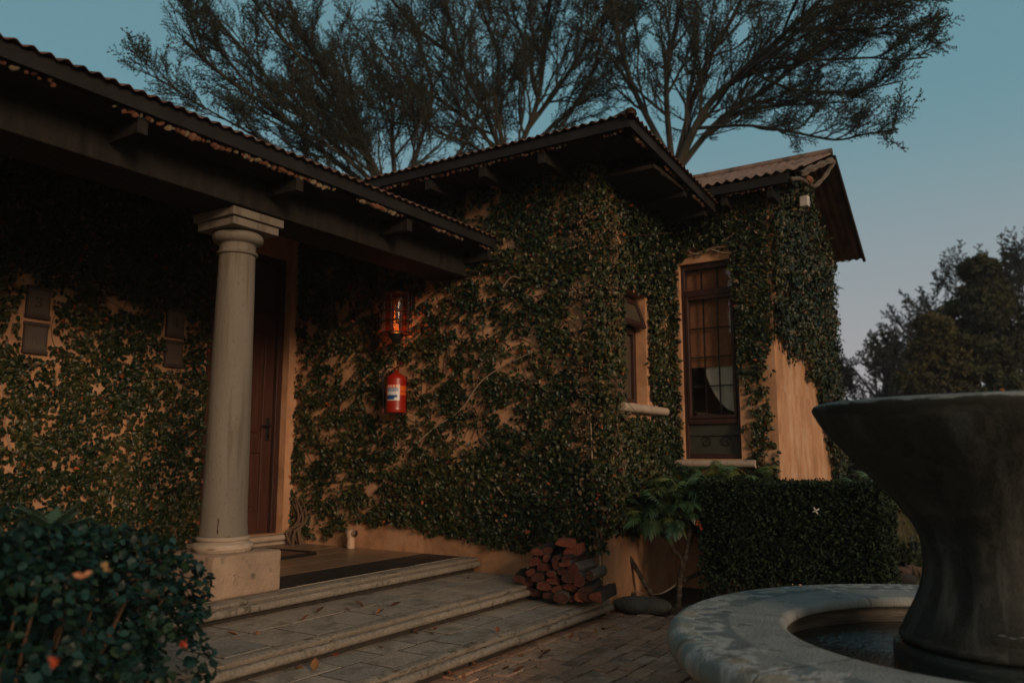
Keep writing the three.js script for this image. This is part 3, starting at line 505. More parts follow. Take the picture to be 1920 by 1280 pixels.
  const lg = lathe(new THREE.SplineCurve(pr.map(([a, b]) => new THREE.Vector2(a, b))).getPoints(110).map((p) => [Math.max(0.004, p.x), p.y]), 160), P = lg.attributes.position;
  for (let i = 0; i < P.count; i++) {
    const x = P.getX(i), y = P.getY(i), z = P.getZ(i), th = Math.atan2(z, x), w = sstep(0.42, 0.62, y) * sstep(1.34, 0.95, y);
    const c = Math.cos(th * 7 + 1.1), k = 1 - w * 0.085 * Math.pow(0.5 - 0.5 * c, 3) + 0.006 * (fbm(th * 4 + 20, y * 6, 341) - 0.5);
    P.setXYZ(i, x * k, y, z * k);
  }
  lg.computeVertexNormals();
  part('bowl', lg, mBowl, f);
  part('pedestal_base', lathe([[0.30, 0.36], [0.438, 0.352], [0.452, 0.342], [0.456, 0.325], [0.456, 0.1]], 72), std({ map: tex(256, (u, v) => { const k = 0.6 + 0.8 * fbm(u * 8, v * 8, 351, 8, 5); return [0.028 * k, 0.042 * k, 0.038 * k]; }), roughness: 0.22, bumpMap: bCoarse, bumpScale: 0.006 }), f);
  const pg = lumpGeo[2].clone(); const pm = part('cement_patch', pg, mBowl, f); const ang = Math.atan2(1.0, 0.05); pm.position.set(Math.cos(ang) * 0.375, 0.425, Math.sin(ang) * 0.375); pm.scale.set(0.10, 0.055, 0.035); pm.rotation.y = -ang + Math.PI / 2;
  const seed = onZ(1881, 745, FZ + 0.70); one('fallen_seed', lumpGeo[0].clone().scale(0.010, 0.008, 0.009).translate(seed.x, 1.388, seed.z), std({ color: C(0.25, 0.09, 0.03), roughness: 0.9 }), 'small brown seed lying on the rim of the fountain bowl', 'seed');
}

// ---------------------------------------------------------------- ivy
const ivyLeaf = [leafGeo(0.043, 0.029, 0.4, 0.3), leafGeo(0.038, 0.028, 0.25, 0.6)];
const IVY = [C(0.007, 0.016, 0.008), C(0.0095, 0.022, 0.0095), C(0.014, 0.029, 0.011), C(0.024, 0.037, 0.012), C(0.046, 0.052, 0.016), C(0.082, 0.076, 0.025), C(0.008, 0.027, 0.018)];
function ivy(label, P, nrm, along, box, dens, clusters, seed, o = {}) {
  const t = thing('climbing_ivy', label, 'ivy'), R = rng(seed), mats = [], cols = [], [u0, u1, v0, v1] = box, up = V(0, 1, 0), sc = o.scale ?? 1;
  for (let i = 0; i < clusters; i++) {
    const u = lerp(u0, u1, R()), v = lerp(v0, v1, R()), d = dens(u, v);
    if (d <= 0) continue;
    const n = 0.12 * fbm(u * 3 + seed, v * 3, seed, 0, 2) + 0.25 * vn(u * 12 + seed, v * 12, seed + 5) + 0.45 * vn(u * 23 + seed, v * 23, seed + 6) + 0.18 * R();
    if (n > 0.12 + d * 0.7) continue;
    const bulk = (o.bulk ?? 0.055) * (0.25 + sstep(0.3, 0.9, d) * (0.4 + 0.8 * vn(u * 4, v * 4, seed + 9))), a = R() * 6.28, tint = vn(u * 3 + 4, v * 3, seed + 11);
    const nL = 3 + Math.floor(R() * 3);
    for (let k = 0; k < nL; k++) {
      const s = (k - 1.5) * 0.024, uu = u + Math.cos(a) * s + (R() - 0.5) * 0.03, vv = v + Math.sin(a) * s + (R() - 0.5) * 0.03;
      if (dens(uu, vv) <= 0) continue;
      const p = P(uu, vv).addScaledVector(nrm, 0.008 + bulk * R());
      const ta = R() * 6.283, tip = V(0, -0.45, 0).addScaledVector(along, Math.cos(ta)).addScaledVector(up, Math.sin(ta) * 0.9).addScaledVector(nrm, R() * 0.9);
      const nn = nrm.clone().addScaledVector(up, -0.35 + R() * 1.6).addScaledVector(along, (R() - 0.5) * 2.4);
      const m = basis(tip, nn), q = sc * (0.55 + R() * R() * 0.35 + R() * 0.5); m.scale(V(q, q, q)); m.setPosition(p); mats.push(m);
      const z = R(); let c = IVY[Math.min(6, Math.floor((0.55 * z + 0.45 * tint) * 6.2))];
      if (R() < 0.006) c = C(0.28, 0.075, 0.02); else if (R() < 0.055) c = C(0.13, 0.085, 0.042);
      cols.push(c.clone().multiplyScalar(0.75 + R() * 0.5));
    }
  }
  const h = Math.floor(mats.length / 2);
  instances('leaves', ivyLeaf[0], mLeaf, mats.slice(0, h), cols.slice(0, h), t); instances('leaves', ivyLeaf[1], mLeaf, mats.slice(h), cols.slice(h), t);
  // runners that wander over the plaster
  const list = [];
  for (let i = 0; i < (o.runners ?? 30); i++) {
    let u = lerp(u0, u1, R()), v = lerp(v0, v1, R() * 0.8), a = (R() - 0.5) * 1.6 + Math.PI / 2 * (R() < 0.75 ? 1 : 0.15); const pts = [];
    for (let k = 0; k < 8; k++) { if (dens(u, v) <= 0) break; pts.push(P(u, v).addScaledVector(nrm, 0.004 + R() * 0.006)); a += (R() - 0.5) * 0.9; u += Math.cos(a) * 0.09; v += Math.sin(a) * 0.09; }
    if (pts.length > 2) list.push(tube(pts, (q) => lerp(0.0035, 0.0015, q) * rr(0.9, 1.1, R), 4));
  }
  if (list.length) part('runners', merge(list), mTwigDark, t, true);
  if (o.dry) { const [du0, du1, dv0, dv1, n] = o.dry, dl = []; for (let i = 0; i < n; i++) { const u = lerp(du0, du1, R()), v = lerp(dv0, dv1, R()); if (vn(v * 3.1, 5, seed) < 0.38) continue; const c = P(u, v).addScaledVector(nrm, 0.045 + 0.05 * R()), d = rndDir(R).multiplyScalar(0.015 + 0.025 * R()); dl.push(tube([c, c.clone().add(d).add(V(0, -0.006, 0)), c.clone().addScaledVector(d, 1.7)], 0.0022, 3, 3)); for (let k = 0; k < 2; k++) { const g = ivyLeaf[k].clone(), m = basis(rndDir(R), nrm.clone().add(rndDir(R))); m.scale(V(0.5, 0.6, 0.5)); m.setPosition(c.clone().addScaledVector(d, R() * 1.5)); g.applyMatrix4(m); dl.push(g); } } part('dry_twigs', merge(dl), mDry, t, true); }
  for (const [path, r] of o.stems ?? []) part('stem', tube(path.map(([u, v, w = 0.012]) => P(u, v).addScaledVector(nrm, w)), (q) => lerp(r, r * 0.45, q), 6), r > 0.0075 ? mTwig : mTwigDark, t);
  return t;
}
const inBox = (u, v, a, b, c, d) => u > a && u < b && v > c && v < d;
const pw = (x, xs) => { for (let i = 1; i < xs.length; i++) if (x <= xs[i][0]) return lerp(xs[i - 1][1], xs[i][1], clamp((x - xs[i - 1][0]) / (xs[i][0] - xs[i - 1][0]))); return xs[xs.length - 1][1]; };
ivy('ivy with plaster gaps on the verandah end wall, around the red extinguisher', (x, y) => V(x, y, ZW), V(0, 0, 1), V(1, 0, 0), [XL, XK + 0.03, 0.34, 3.62], (x, y) => {
  const low = pw(x, [[-6.1, 0.36], [-5.6, 0.38], [-5.28, 0.5], [-4.65, 0.56], [-4.41, 0.5], [-3.85, 0.47], [-3.53, 0.42], [-2.7, 0.42]]) + 0.05 * (vn(x * 9, 1, 77) - 0.5);
  if (y < low) return 0;
  let d = pw(x, [[-6.1, 0.52], [-5.3, 0.5], [-4.7, 0.47], [-4.3, 0.47], [-3.9, 0.49], [-3.5, 0.53], [-3.1, 0.57], [-2.7, 0.56]]);
  d += 0.14 * sstep(2.2, 3.0, y) * (x < -4 ? 1 : 0.4);
  if (y < 1.15 && x > -4.9) d += 0.16;
  if (inBox(x, y, -4.95, -4.45, 2.2, 2.7)) d -= 0.12;
  if (inBox(x, y, -4.82, -4.6, 1.5, 1.98)) d -= 0.2;
  return d + 0.1 * sstep(0.12, 0, y - low);
}, 19000, 401, { bulk: 0.07, runners: 90, dry: [-2.95, -2.74, 0.9, 3.3, 420], stems: [[[[-4.62, 1.18, 0.03], [-4.3, 1.40, 0.035], [-4.12, 1.49, 0.025], [-4.0, 1.56, 0.04], [-3.86, 1.72, 0.05], [-3.78, 1.79, 0.05], [-3.55, 1.9, 0.045], [-3.3, 1.98, 0.05]], 0.0085], [[[-4.12, 1.49, 0.03], [-4.0, 1.5, 0.03], [-3.85, 1.56, 0.04], [-3.7, 1.58, 0.03]], 0.0045], [[[-3.86, 1.72, 0.045], [-3.84, 1.86, 0.04], [-3.74, 1.97, 0.04]], 0.0045], [[[-3.55, 1.9, 0.05], [-3.42, 1.86, 0.05], [-3.3, 1.9, 0.05]], 0.0045], [[[-4.3, 1.40, 0.03], [-4.22, 1.28, 0.03], [-4.02, 1.2, 0.03], [-3.9, 1.05, 0.02]], 0.0055], [[[-3.6, 2.55, 0.04], [-3.5, 2.62, 0.06], [-3.42, 2.6, 0.06]], 0.0078], [[[-4.5, 1.62], [-4.2, 1.66], [-3.9, 1.72], [-3.75, 1.8]], 0.006], [[[-4.4, 0.75], [-4.2, 1.0], [-4.1, 1.3], [-3.8, 1.5]], 0.006], [[[XK - 0.02, 0.11, 0.02], [XK - 0.015, 0.4, 0.025], [XK - 0.05, 0.8, 0.03], [XK - 0.06, 1.4, 0.05]], 0.012]] });
ivy('dense dark ivy with small plaster gaps on the long shaded wall around the number plaques', (z, y) => V(XL, y, z), V(1, 0, 0), V(0, 0, 1), [-4.42, -0.6, 0.35, 3.5], (z, y) => {
  if (z < -4.415) return 0;
  for (const z0 of [-3.04, -4.17]) if (inBox(z, y, z0 - 0.02, z0 + 0.2, 1.87, 2.41)) return 0;
  if (inBox(z, y, -3.75, -3.4, 2.3, 2.42)) return 0.1;
  return 0.55 + 0.3 * sstep(2.25, 2.7, y) + 0.14 * sstep(1.1, 0.5, y) + 0.05 * sstep(-3.4, -4.2, z);
}, 20000, 402, { bulk: 0.055, runners: 80, stems: [[[[-2.9, 0.4], [-2.95, 0.9], [-2.82, 1.3], [-2.75, 1.7]], 0.009]] });
ivy('dense ivy around the small side window and its rounded sill', (z, y) => V(XK, y, z), V(1, 0, 0), V(0, 0, 1), [ZB, ZW + 0.05, 0.4, 3.5], (z, y) => {
  const [a, b, c, d] = SW;
  if (inBox(z, y, a - 0.02, b + 0.01, c - 0.12, d + 0.01)) return 0;
  if (z < a && z > a - 0.14 && y > c - 0.12 && y < c + 0.02) return 0;
  if (y < 0.52 + 0.12 * vn(z * 7, 2, 78)) return 0;
  if (z < a) return 0.62 + (y > 2.6 ? 0.1 : 0) - (inBox(z, y, -6.9, -6.6, 1.8, 2.5) ? 0.15 : 0);
  return 0.62;
}, 9000, 403, { bulk: 0.075, runners: 30, dry: [-5.7, -5.5, 0.8, 3.2, 260], stems: [[[[-6.62, 1.62], [-6.72, 1.85], [-6.64, 2.1], [-6.8, 2.3]], 0.008], [[[-6.72, 1.85], [-6.85, 2.0]], 0.006]] });
ivy('ivy trailing down both sides of the tall window', (x, y) => V(x, y, ZB), V(0, 0, 1), V(1, 0, 0), [XK, XM - 0.005, 0.5, 3.5], (x, y) => {
  const [a, b, c, d] = BW;
  if (x > XM - 0.01) return 0;
  if (inBox(x, y, a - 0.015, b + 0.005 - 0.03 * sstep(2.4, 2.8, y), c - 0.09, d + 0.03)) return 0;
  if (x < a) return 0.7;
  if (y > d) return inBox(x, y, -2.55, -2.1, 2.94, 3.06) ? 0.24 : 0.72;
  if (y < 1.09 && x < -1.95) return 0.55;
  if (y > 2.1) return 0.68;
  const s1 = Math.abs(x - (-1.97 + 0.03 * Math.sin(y * 6))), s2 = Math.abs(x - (-1.87 + 0.03 * Math.sin(y * 5 + 2)));
  if (y > 1.85) return x < -1.86 ? 0.72 : 0.25;
  return s1 < 0.035 ? 0.46 : s2 < 0.03 && y < 1.8 ? 0.48 : 0.05;
}, 7000, 404, { bulk: 0.06, runners: 26, stems: [[[[-2.52, 2.98], [-2.38, 3.0, 0.03], [-2.2, 3.05, 0.04], [-2.05, 3.14, 0.05]], 0.009], [[[-2.45, 2.96], [-2.25, 3.02, 0.035], [-2.1, 3.0, 0.045]], 0.008], [[[-2.3, 3.01, 0.03], [-2.15, 2.95, 0.05], [-2.02, 2.97, 0.04]], 0.008], [[[-2.55, 3.08, 0.03], [-2.48, 3.0, 0.03], [-2.36, 2.97, 0.03]], 0.008], [[[-1.93, 0.75], [-1.9, 1.1], [-1.95, 1.5], [-1.9, 1.95]], 0.006]] });
ivy('thick ivy over the gable wall, cut away above a bare plaster patch', (z, y) => V(XM, y, z), V(1, 0, 0), V(0, 0, 1), [ZE - 0.02, ZB + 0.05, 0.2, 4.0], (z, y) => {
  if (y > Math.min(3.34 + 0.5 * (z + 9.5), 3.48 + 0.41 * (-6.63 - z)) - 0.02) return 0;
  const edge = lerp(-8.22, -9.02, (1.97 - y) / 1.04) + 0.1 * (vn(3, y * 6, 79) - 0.5) + 0.1 * (vn(7, y * 19, 83) - 0.5);
  const top = lerp(2.12, 1.98, (-6.93 - z) / 1.3) + 0.22 * (vn(z * 5, 4, 80) - 0.5) + 0.2 * (vn(z * 17, 4, 82) - 0.5);
  if (y < top && z > edge) return (z < -6.93 - 0.1 && y < 1.0) ? 0.0 : 0;
  return 0.67;
}, 14500, 405, { bulk: 0.11, runners: 20, scale: 1.05 });
{ // two shoots that reach out past the gable wall
  for (const [p, q, s] of [[[1553, 497], [1592, 490], 1], [[1556, 541], [1583, 541], 2]]) {
    const a = onX(p[0], p[1], XM + 0.06), b = onX(q[0], q[1], XM + 0.14), t = thing('ivy_shoot', s === 1 ? 'thin ivy shoot under the roof corner, reaching into the sky' : 'lower thin ivy shoot sticking out of the gable ivy against the sky', 'ivy shoot', [a.x, a.y, a.z]), R = rng(60 + s);
    const d = b.clone().sub(a); part('stem', tube([V(0, 0, 0), d.clone().multiplyScalar(0.5).add(V(0, 0.02, 0)), d], 0.004, 5), mTwigDark, t);
    for (let k = 1; k < 8; k++) { const m = part('leaf', ivyLeaf[k % 2], std({ color: IVY[k % 5], roughness: 0.5, side: THREE.DoubleSide }), t); const mm = basis(V(R() - 0.5, R() - 0.6, R() - 0.5), rndDir(R)); mm.scale(V(0.6, 0.6, 0.6)); m.applyMatrix4(mm); m.position.copy(d).multiplyScalar(k / 8).add(V(0, 0.01, 0)); }
  }
}

// ---------------------------------------------------------------- things on and by the walls
{ // fire extinguisher
  const t = thing('fire_extinguisher', 'red fire extinguisher hung on the ivy wall below the lantern', 'fire extinguisher', [-4.675, 1.525, ZW + 0.125]); t.scale.set(1.08, 0.83, 1.08);
  const cv = document.createElement('canvas'); cv.width = 512; cv.height = 512; const c = cv.getContext('2d');
  c.fillStyle = '#9c200c'; c.fillRect(0, 0, 512, 512); c.fillStyle = '#e2621a'; c.fillRect(0, 165, 512, 120);
  c.fillStyle = '#d8dcdc'; c.fillRect(182, 150, 112, 205); c.fillStyle = '#dd5a20'; c.fillRect(184, 150, 100, 40); c.fillStyle = '#1f4f8c'; c.fillRect(184, 195, 98, 40); c.fillRect(184, 285, 92, 58);
  c.fillStyle = '#e8e8e4'; c.fillRect(250, 318, 26, 26); c.fillStyle = '#f0d9c0'; for (let i = 0; i < 4; i++) c.fillRect(190 + i * 24, 158, 14, 24);
  c.fillStyle = '#e6eaea'; for (let j = 0; j < 2; j++) for (let i = 0; i < 8; i++) c.fillRect(189 + i * 11, 204 + j * 14, 8, 8);
  c.fillStyle = '#7a2c14'; for (let i = 0; i < 7; i++) c.fillRect(306 + i * 14, 232, 9, 16);
  const map = new THREE.CanvasTexture(cv); map.colorSpace = THREE.SRGBColorSpace;
  const body = [[0.001, 0], [0.075, 0], [0.084, 0.008], [0.084, 0.045], [0.081, 0.05], [0.083, 0.056], [0.083, 0.33], [0.081, 0.335], [0.083, 0.341], [0.082, 0.365], [0.07, 0.395], [0.045, 0.418], [0.022, 0.428], [0.02, 0.45], [0.001, 0.45]];
  const bg = lathe(body, 40), P = bg.attributes.position, U = bg.attributes.uv; for (let i = 0; i < P.count; i++) U.setXY(i, ((Math.atan2(P.getX(i), P.getZ(i)) - 0.62) / (Math.PI * 2) + 0.5 + 1) % 1, clamp(P.getY(i) / 0.42));
  part('body', bg, new THREE.MeshPhysicalMaterial({ map, roughness: 0.35, clearcoat: 0.4, clearcoatRoughness: 0.3 }), t);
  part('valve', merge([lathe([[0.001, 0.45], [0.024, 0.45], [0.024, 0.47], [0.015, 0.475], [0.015, 0.50], [0.001, 0.5]], 20), bx(-0.013, 0.013, 0.475, 0.5, -0.02, 0.05, 0.004)]), std({ color: C(0.35, 0.12, 0.04), roughness: 0.4, metalness: 0.6 }), t);
  part('handle', merge([tube([V(0, 0.485, 0.02), V(0.04, 0.49, 0.03), V(0.10, 0.487, 0.04)], 0.008, 6), tube([V(0, 0.505, 0.01), V(0.045, 0.535, 0.03), V(0.105, 0.52, 0.04)], 0.008, 6)]), std({ color: C(0.22, 0.025, 0.015), roughness: 0.45 }), t);
  part('hose', tube([V(-0.01, 0.485, 0.02), V(-0.06, 0.49, 0.03), V(-0.115, 0.44, 0.03), V(-0.13, 0.34, 0.02), V(-0.118, 0.2, 0.02), V(-0.105, 0.08, 0.03), V(-0.10, 0.035, 0.035)], 0.0105, 8, 28), std({ color: C(0.02, 0.018, 0.017), roughness: 0.6 }), t);
  part('nozzle', lathe([[0.001, 0], [0.016, 0], [0.012, 0.05], [0.001, 0.05]], 14).translate(-0.102, 0.0, 0.035), std({ color: C(0.2, 0.05, 0.03), roughness: 0.5 }), t);
  part('safety_tag', bx(0.006, 0.022, 0.485, 0.555, 0.03, 0.034), std({ color: C(0.55, 0.36, 0.14), roughness: 0.7 }), t);
  part('wall_bracket', bx(-0.02, 0.02, 0.05, 0.4, -0.123, -0.083), mIron, t);
}
{ // caged wall lantern with a weak amber lamp
  const t = thing('wall_lantern', 'dark caged wall lantern with dim amber glow under the verandah beam', 'lantern', [-4.62, 2.19, ZW + 0.2]);
  const cyl = []; for (const y of [0.03, 0.13, 0.22, 0.31, 0.38]) cyl.push(new THREE.TorusGeometry(0.128, 0.0075, 6, 36).rotateX(Math.PI / 2).translate(0, y, 0));
  part('cage_rings', merge(cyl), std({ color: C(0.05, 0.03, 0.018), roughness: 0.4, metalness: 0.7 }), t);
  for (let k = 0; k < 10; k++) { const a = k / 10 * 6.283; part('cage_bar', beamTube(V(Math.cos(a) * 0.128, 0.03, Math.sin(a) * 0.128), V(Math.cos(a) * 0.128, 0.38, Math.sin(a) * 0.128), 0.005, 5), mIron, t); }
  part('glass', lathe([[0.095, 0.03], [0.105, 0.06], [0.105, 0.34], [0.09, 0.38]], 32), new THREE.MeshPhysicalMaterial({ color: C(0.8, 0.4, 0.14), transmission: 1, thickness: 0, roughness: 0.08 }), t);
  part('cap', lathe([[0.001, 0.5], [0.03, 0.48], [0.06, 0.44], [0.14, 0.395], [0.14, 0.385], [0.001, 0.385]], 32), mIron, t);
  part('base_cup', lathe([[0.001, -0.06], [0.02, -0.06], [0.05, -0.02], [0.075, 0.022], [0.05, 0.03], [0.025, 0.045], [0.001, 0.048]], 28), mIron, t);
  part('bulb', lathe([[0.001, 0], [0.014, 0], [0.02, 0.03], [0.016, 0.06], [0.001, 0.07]], 14).translate(0, 0.05, 0), std({ color: C(0.6, 0.3, 0.1), emissive: C(1, 0.3, 0.05), emissiveIntensity: 0.55 }), t);
  part('bracket', merge([tube([V(0, 0.43, 0), V(0, 0.52, -0.05), V(0, 0.5, -0.14), V(0, 0.4, -0.19)], 0.011, 6), bx(-0.04, 0.04, 0.26, 0.46, -0.198, -0.185, 0.004)]), mIron, t);
  const L = new THREE.PointLight(C(1, 0.3, 0.06), 0.07, 0, 2); L.name = 'lantern_light'; L.position.set(-4.62, 2.19 + 0.09, ZW + 0.2); L.castShadow = true; L.shadow.radius = 1.2; scene.add(L);
}
{ // number plaques on the long wall
  const mRail = std({ map: woodTex(0.055, 0.04, 0.032, 361), roughness: 0.7 });
  const face = (draw) => { const cv = document.createElement('canvas'); cv.width = 192; cv.height = 256; const c = cv.getContext('2d'); c.fillStyle = '#5a5047'; c.fillRect(0, 0, 192, 256); c.strokeStyle = '#3b332c'; c.lineWidth = 5; c.strokeRect(14, 14, 164, 228); draw(c); const t = new THREE.CanvasTexture(cv); t.colorSpace = THREE.SRGBColorSpace; return std({ map: t, roughness: 0.5 }); };
  const digit = (s) => face((c) => { c.fillStyle = '#2c241e'; c.font = 'bold 150px serif'; c.textAlign = 'center'; c.fillText(s, 96, 180); });
  const lines = () => face((c) => { c.fillStyle = '#453c34'; for (let i = 0; i < 6; i++) c.fillRect(42 + i * 20, 52 + (i % 2) * 12, 6, 150 - (i % 3) * 16); });
  const mk = (z0, w, y0, y1, mat, label) => {
    const t = thing('wall_plaque', label, 'plaque', [XL + 0.012, (y0 + y1) / 2, z0 + w / 2]), h = y1 - y0;
    const fc = part('face', new THREE.PlaneGeometry(w - 0.03, h - 0.05).rotateY(Math.PI / 2).translate(0.0165, 0, 0), mat, t);
    part('backing', bxu(-0.01, 0.015, -h / 2 + 0.005, h / 2 - 0.005, -w / 2 + 0.004, w / 2 - 0.004, 0.003), mRail, t);
    part('rail', bxu(-0.01, 0.028, -h / 2, -h / 2 + 0.026, -w / 2, w / 2, 0.004), mRail, t); part('rail', bxu(-0.01, 0.028, h / 2 - 0.026, h / 2, -w / 2, w / 2, 0.004), mRail, t);
  };
  mk(-3.04, 0.175, 2.15, 2.39, digit('3'), 'framed plaque reading 3, above a smaller panel on the dark wall');
  mk(-3.04, 0.175, 1.89, 2.12, lines(), 'small framed panel below the plaque reading 3, farthest from the column');
  mk(-4.17, 0.175, 2.15, 2.40, digit('4'), 'framed plaque reading 4, near the column');
  mk(-4.17, 0.175, 1.895, 2.125, lines(), 'small framed panel below the plaque reading 4, nearest the column');
}
{ // doormat, pipe stub, motion sensor, vine foot
  const t = thing('doormat', 'dark-edged brown doormat with rounded corners before the door', 'doormat', [-5.42, 0.331, -4.5]);
  const rr2 = (w, h, r) => { const s = new THREE.Shape(); s.moveTo(-w + r, -h); s.lineTo(w - r, -h); s.quadraticCurveTo(w, -h, w, -h + r); s.lineTo(w, h - r); s.quadraticCurveTo(w, h, w - r, h); s.lineTo(-w + r, h); s.quadraticCurveTo(-w, h, -w, h - r); s.lineTo(-w, -h + r); s.quadraticCurveTo(-w, -h, -w + r, -h); return s; };
  const o = rr2(0.34, 0.42, 0.12); o.holes.push(rr2(0.29, 0.37, 0.09));
  part('rubber_edge', new THREE.ExtrudeGeometry(o, { depth: 0.02, bevelEnabled: false }).rotateX(-Math.PI / 2), mIron, t);
  part('coir', new THREE.ExtrudeGeometry(rr2(0.288, 0.368, 0.09), { depth: 0.012, bevelEnabled: false }).rotateX(-Math.PI / 2), std({ color: C(0.16, 0.075, 0.04), roughness: 1, bumpMap: bFine, bumpScale: 0.01 }), t);
  const pp = onZ(657, 1034, ZW + 0.1), ps = thing('pipe_stub', 'short pale plastic pipe stub standing at the foot of the ivy wall', 'pipe', [pp.x, 0.33, ZW + 0.1]), mP = std({ color: C(0.5, 0.36, 0.25), roughness: 0.6 });
  part('pipe', lathe([[0.001, 0], [0.04, 0], [0.037, 0.004], [0.034, 0.1], [0.001, 0.1]], 24), mP, ps);
  part('elbow', merge([lathe([[0.034, 0.098], [0.042, 0.1], [0.044, 0.15], [0.03, 0.165], [0.001, 0.168]], 24), tube([V(0, 0.13, 0), V(0.06, 0.135, 0.01)], 0.03, 14, 1)]), mP, ps);
  const s = onX(1509, 378, XM + 0.16), sn = thing('motion_sensor', 'small white security sensor box under the gable roof', 'sensor', [s.x, s.y, s.z]);
  part('housing', new RoundedBoxGeometry(0.085, 0.105, 0.07, 3, 0.012), std({ color: C(0.62, 0.62, 0.58), roughness: 0.5 }), sn); part('lens', bx(0.0425, 0.046, -0.035, 0.01, -0.024, 0.024, 0.001), std({ color: C(0.35, 0.35, 0.34), roughness: 0.3 }), sn); part('arm', bx(-0.14, -0.04, -0.01, 0.01, -0.01, 0.01), mIron, sn);
  const R = rng(55), vt = thing('vine_foot', 'twisted dark vine stems rising at the corner beside the door step', 'vine'), vl = [];
  for (let k = 0; k < 6; k++) { const x = -5.98 + R() * 0.25, z = ZW + 0.06 + R() * 0.12; part('stem', tube([V(x, 0.33, z), V(x + rr(-0.06, 0.06, R), 0.44, z + 0.02), V(x + rr(-0.1, 0.1, R), 0.56, ZW + 0.05), V(x + rr(-0.2, 0.2, R), 0.75, ZW + 0.03)], (q) => lerp(0.016, 0.007, q), 6), mTwigDark, vt); }
}
{ // firewood: [zoom x, zoom y, half width, half height, kind, label]
  const mBarkLog = std({ map: tex(256, (u, v) => { const k = 0.5 + 0.9 * fbm(u * 6, v * 20, 371, 0, 4); return [0.04 * k, 0.028 * k, 0.02 * k]; }), roughness: 0.95, bumpMap: bCoarse, bumpScale: 0.015 });
  const mBarkGrey = std({ map: tex(256, (u, v) => { const k = 0.5 + 0.9 * fbm(u * 6, v * 20, 373, 0, 4); return [0.12 * k, 0.098 * k, 0.078 * k]; }), roughness: 0.95, bumpMap: bCoarse, bumpScale: 0.015 });
  const mEnds = [[0.2, 0.058, 0.034], [0.28, 0.088, 0.05], [0.12, 0.043, 0.028], [0.42, 0.115, 0.058]].map(([r, g, b], s) => std({ map: tex(128, (u, v) => { const k = 0.3 + 0.9 * fbm(u * 9, v * 9, 375 + s, 9, 4) + 0.5 * fbm(u * 40, v * 6, 379 + s, 0, 3); return [r * k, g * k, b * k]; }), roughness: 0.9, bumpMap: bCoarse, bumpScale: 0.02 }));
  const top = 'split log in the upper part of the firewood stack', mid = 'split log in the middle of the firewood stack', low = 'split log in the lower part of the firewood stack';
  const logs = [[850, 285, 130, 50, 's', 'flat pale-faced split log, topmost of the firewood stack', 3], [930, 385, 95, 75, 's', 'bright orange-red split log just under the topmost log', 3], [480, 400, 88, 62, 'h', 'red split log at the upper left shoulder of the stack', 1], [620, 362, 72, 62, 'h', top, 0], [600, 475, 48, 50, 'r', top, 1], [730, 480, 66, 46, 'h', top, 2], [870, 478, 72, 48, 'h', top, 2],
    [445, 530, 85, 68, 'h', 'half-round log at the left edge, below the upper left shoulder', 0], [730, 562, 50, 55, 'r', mid, 1], [845, 550, 78, 42, 's', mid, 1], [960, 620, 74, 78, 'r', 'round log with long grey bark showing, right side of the stack', 0], [572, 600, 100, 72, 'h', mid, 0], [390, 655, 66, 66, 'h', mid, 0], [812, 660, 72, 58, 'h', mid, 2], [660, 685, 62, 46, 's', mid, 0],
    [240, 762, 95, 66, 'h', 'dark log lying lowest left of the stack on the middle step', 2], [490, 735, 92, 66, 'h', mid, 2], [690, 770, 88, 66, 's', 'squarish orange-faced split log in the centre of the stack', 1], [882, 755, 82, 68, 'h', mid, 2], [1030, 765, 78, 86, 'r', 'round barked log under the grey round log', 0], [350, 795, 78, 62, 'r', low, 0], [560, 855, 98, 84, 'h', low, 0], [750, 880, 82, 60, 'h', low, 1], [912, 862, 90, 60, 's', low, 0],
    [1180, 705, 44, 62, 'r', 'thin round log standing proud at the right edge', 2], [1110, 905, 96, 48, 's', low, 2], [420, 915, 100, 72, 'h', low, 2], [800, 1000, 96, 62, 'r', 'greyish weathered log in front at the bottom', 2], [622, 985, 72, 60, 'h', low, 2], [1032, 990, 58, 82, 's', 'bright red split log standing on end at the bottom', 3], [1140, 1000, 74, 66, 'h', low, 2], [1262, 985, 78, 78, 's', 'red-faced split log at the bottom right end of the stack', 1], [930, 1010, 60, 50, 'h', low, 2]];
  const S = 7.113, R = rng(88);
  logs.forEach(([zx, zy, hw, hh, kind, label, tone], i) => {
    const zf = -5.06 + rr(-0.03, 0.03, R) + (zy < 450 ? -0.06 : 0) + (zy > 930 ? 0.03 : 0), p = onZ(940 + zx / S, 980 + zy / S, zf), sc = 1 / S / FPX * 6.1, w = hw * sc, h = hh * sc, L = rr(0.31, 0.36, R);
    const sh = [], n = kind === 'r' ? 10 : 7;
    for (let k = 0; k < n; k++) {
      const a = k / n * 6.283, j = 1 + rr(-0.15, 0.13, R); let x = Math.cos(a), y = Math.sin(a);
      if (kind === 'h') y = y > -0.1 ? y * 0.95 : Math.max(y, -0.55 + 0.15 * x); if (kind === 's') { x = Math.sign(x) * Math.pow(Math.abs(x), 0.55); y = Math.sign(y) * Math.pow(Math.abs(y), 0.7) * (0.75 + 0.25 * x); }
      sh.push(new THREE.Vector2(x * w * j, y * h * j));
    }
    const rot = kind === 'h' ? (R() < 0.4 ? Math.PI : 0) + rr(-0.35, 0.35, R) : rr(-0.2, 0.2, R), c = Math.cos(rot), s = Math.sin(rot);
    const shape = new THREE.Shape(sh.map((q) => new THREE.Vector2(q.x * c - q.y * s, q.x * s + q.y * c)));
    const body = new THREE.ExtrudeGeometry(shape, { depth: L, bevelEnabled: true, bevelSize: 0.002, bevelThickness: 0.002, bevelSegments: 1, steps: 3 }); body.translate(0, 0, -L - 0.004);
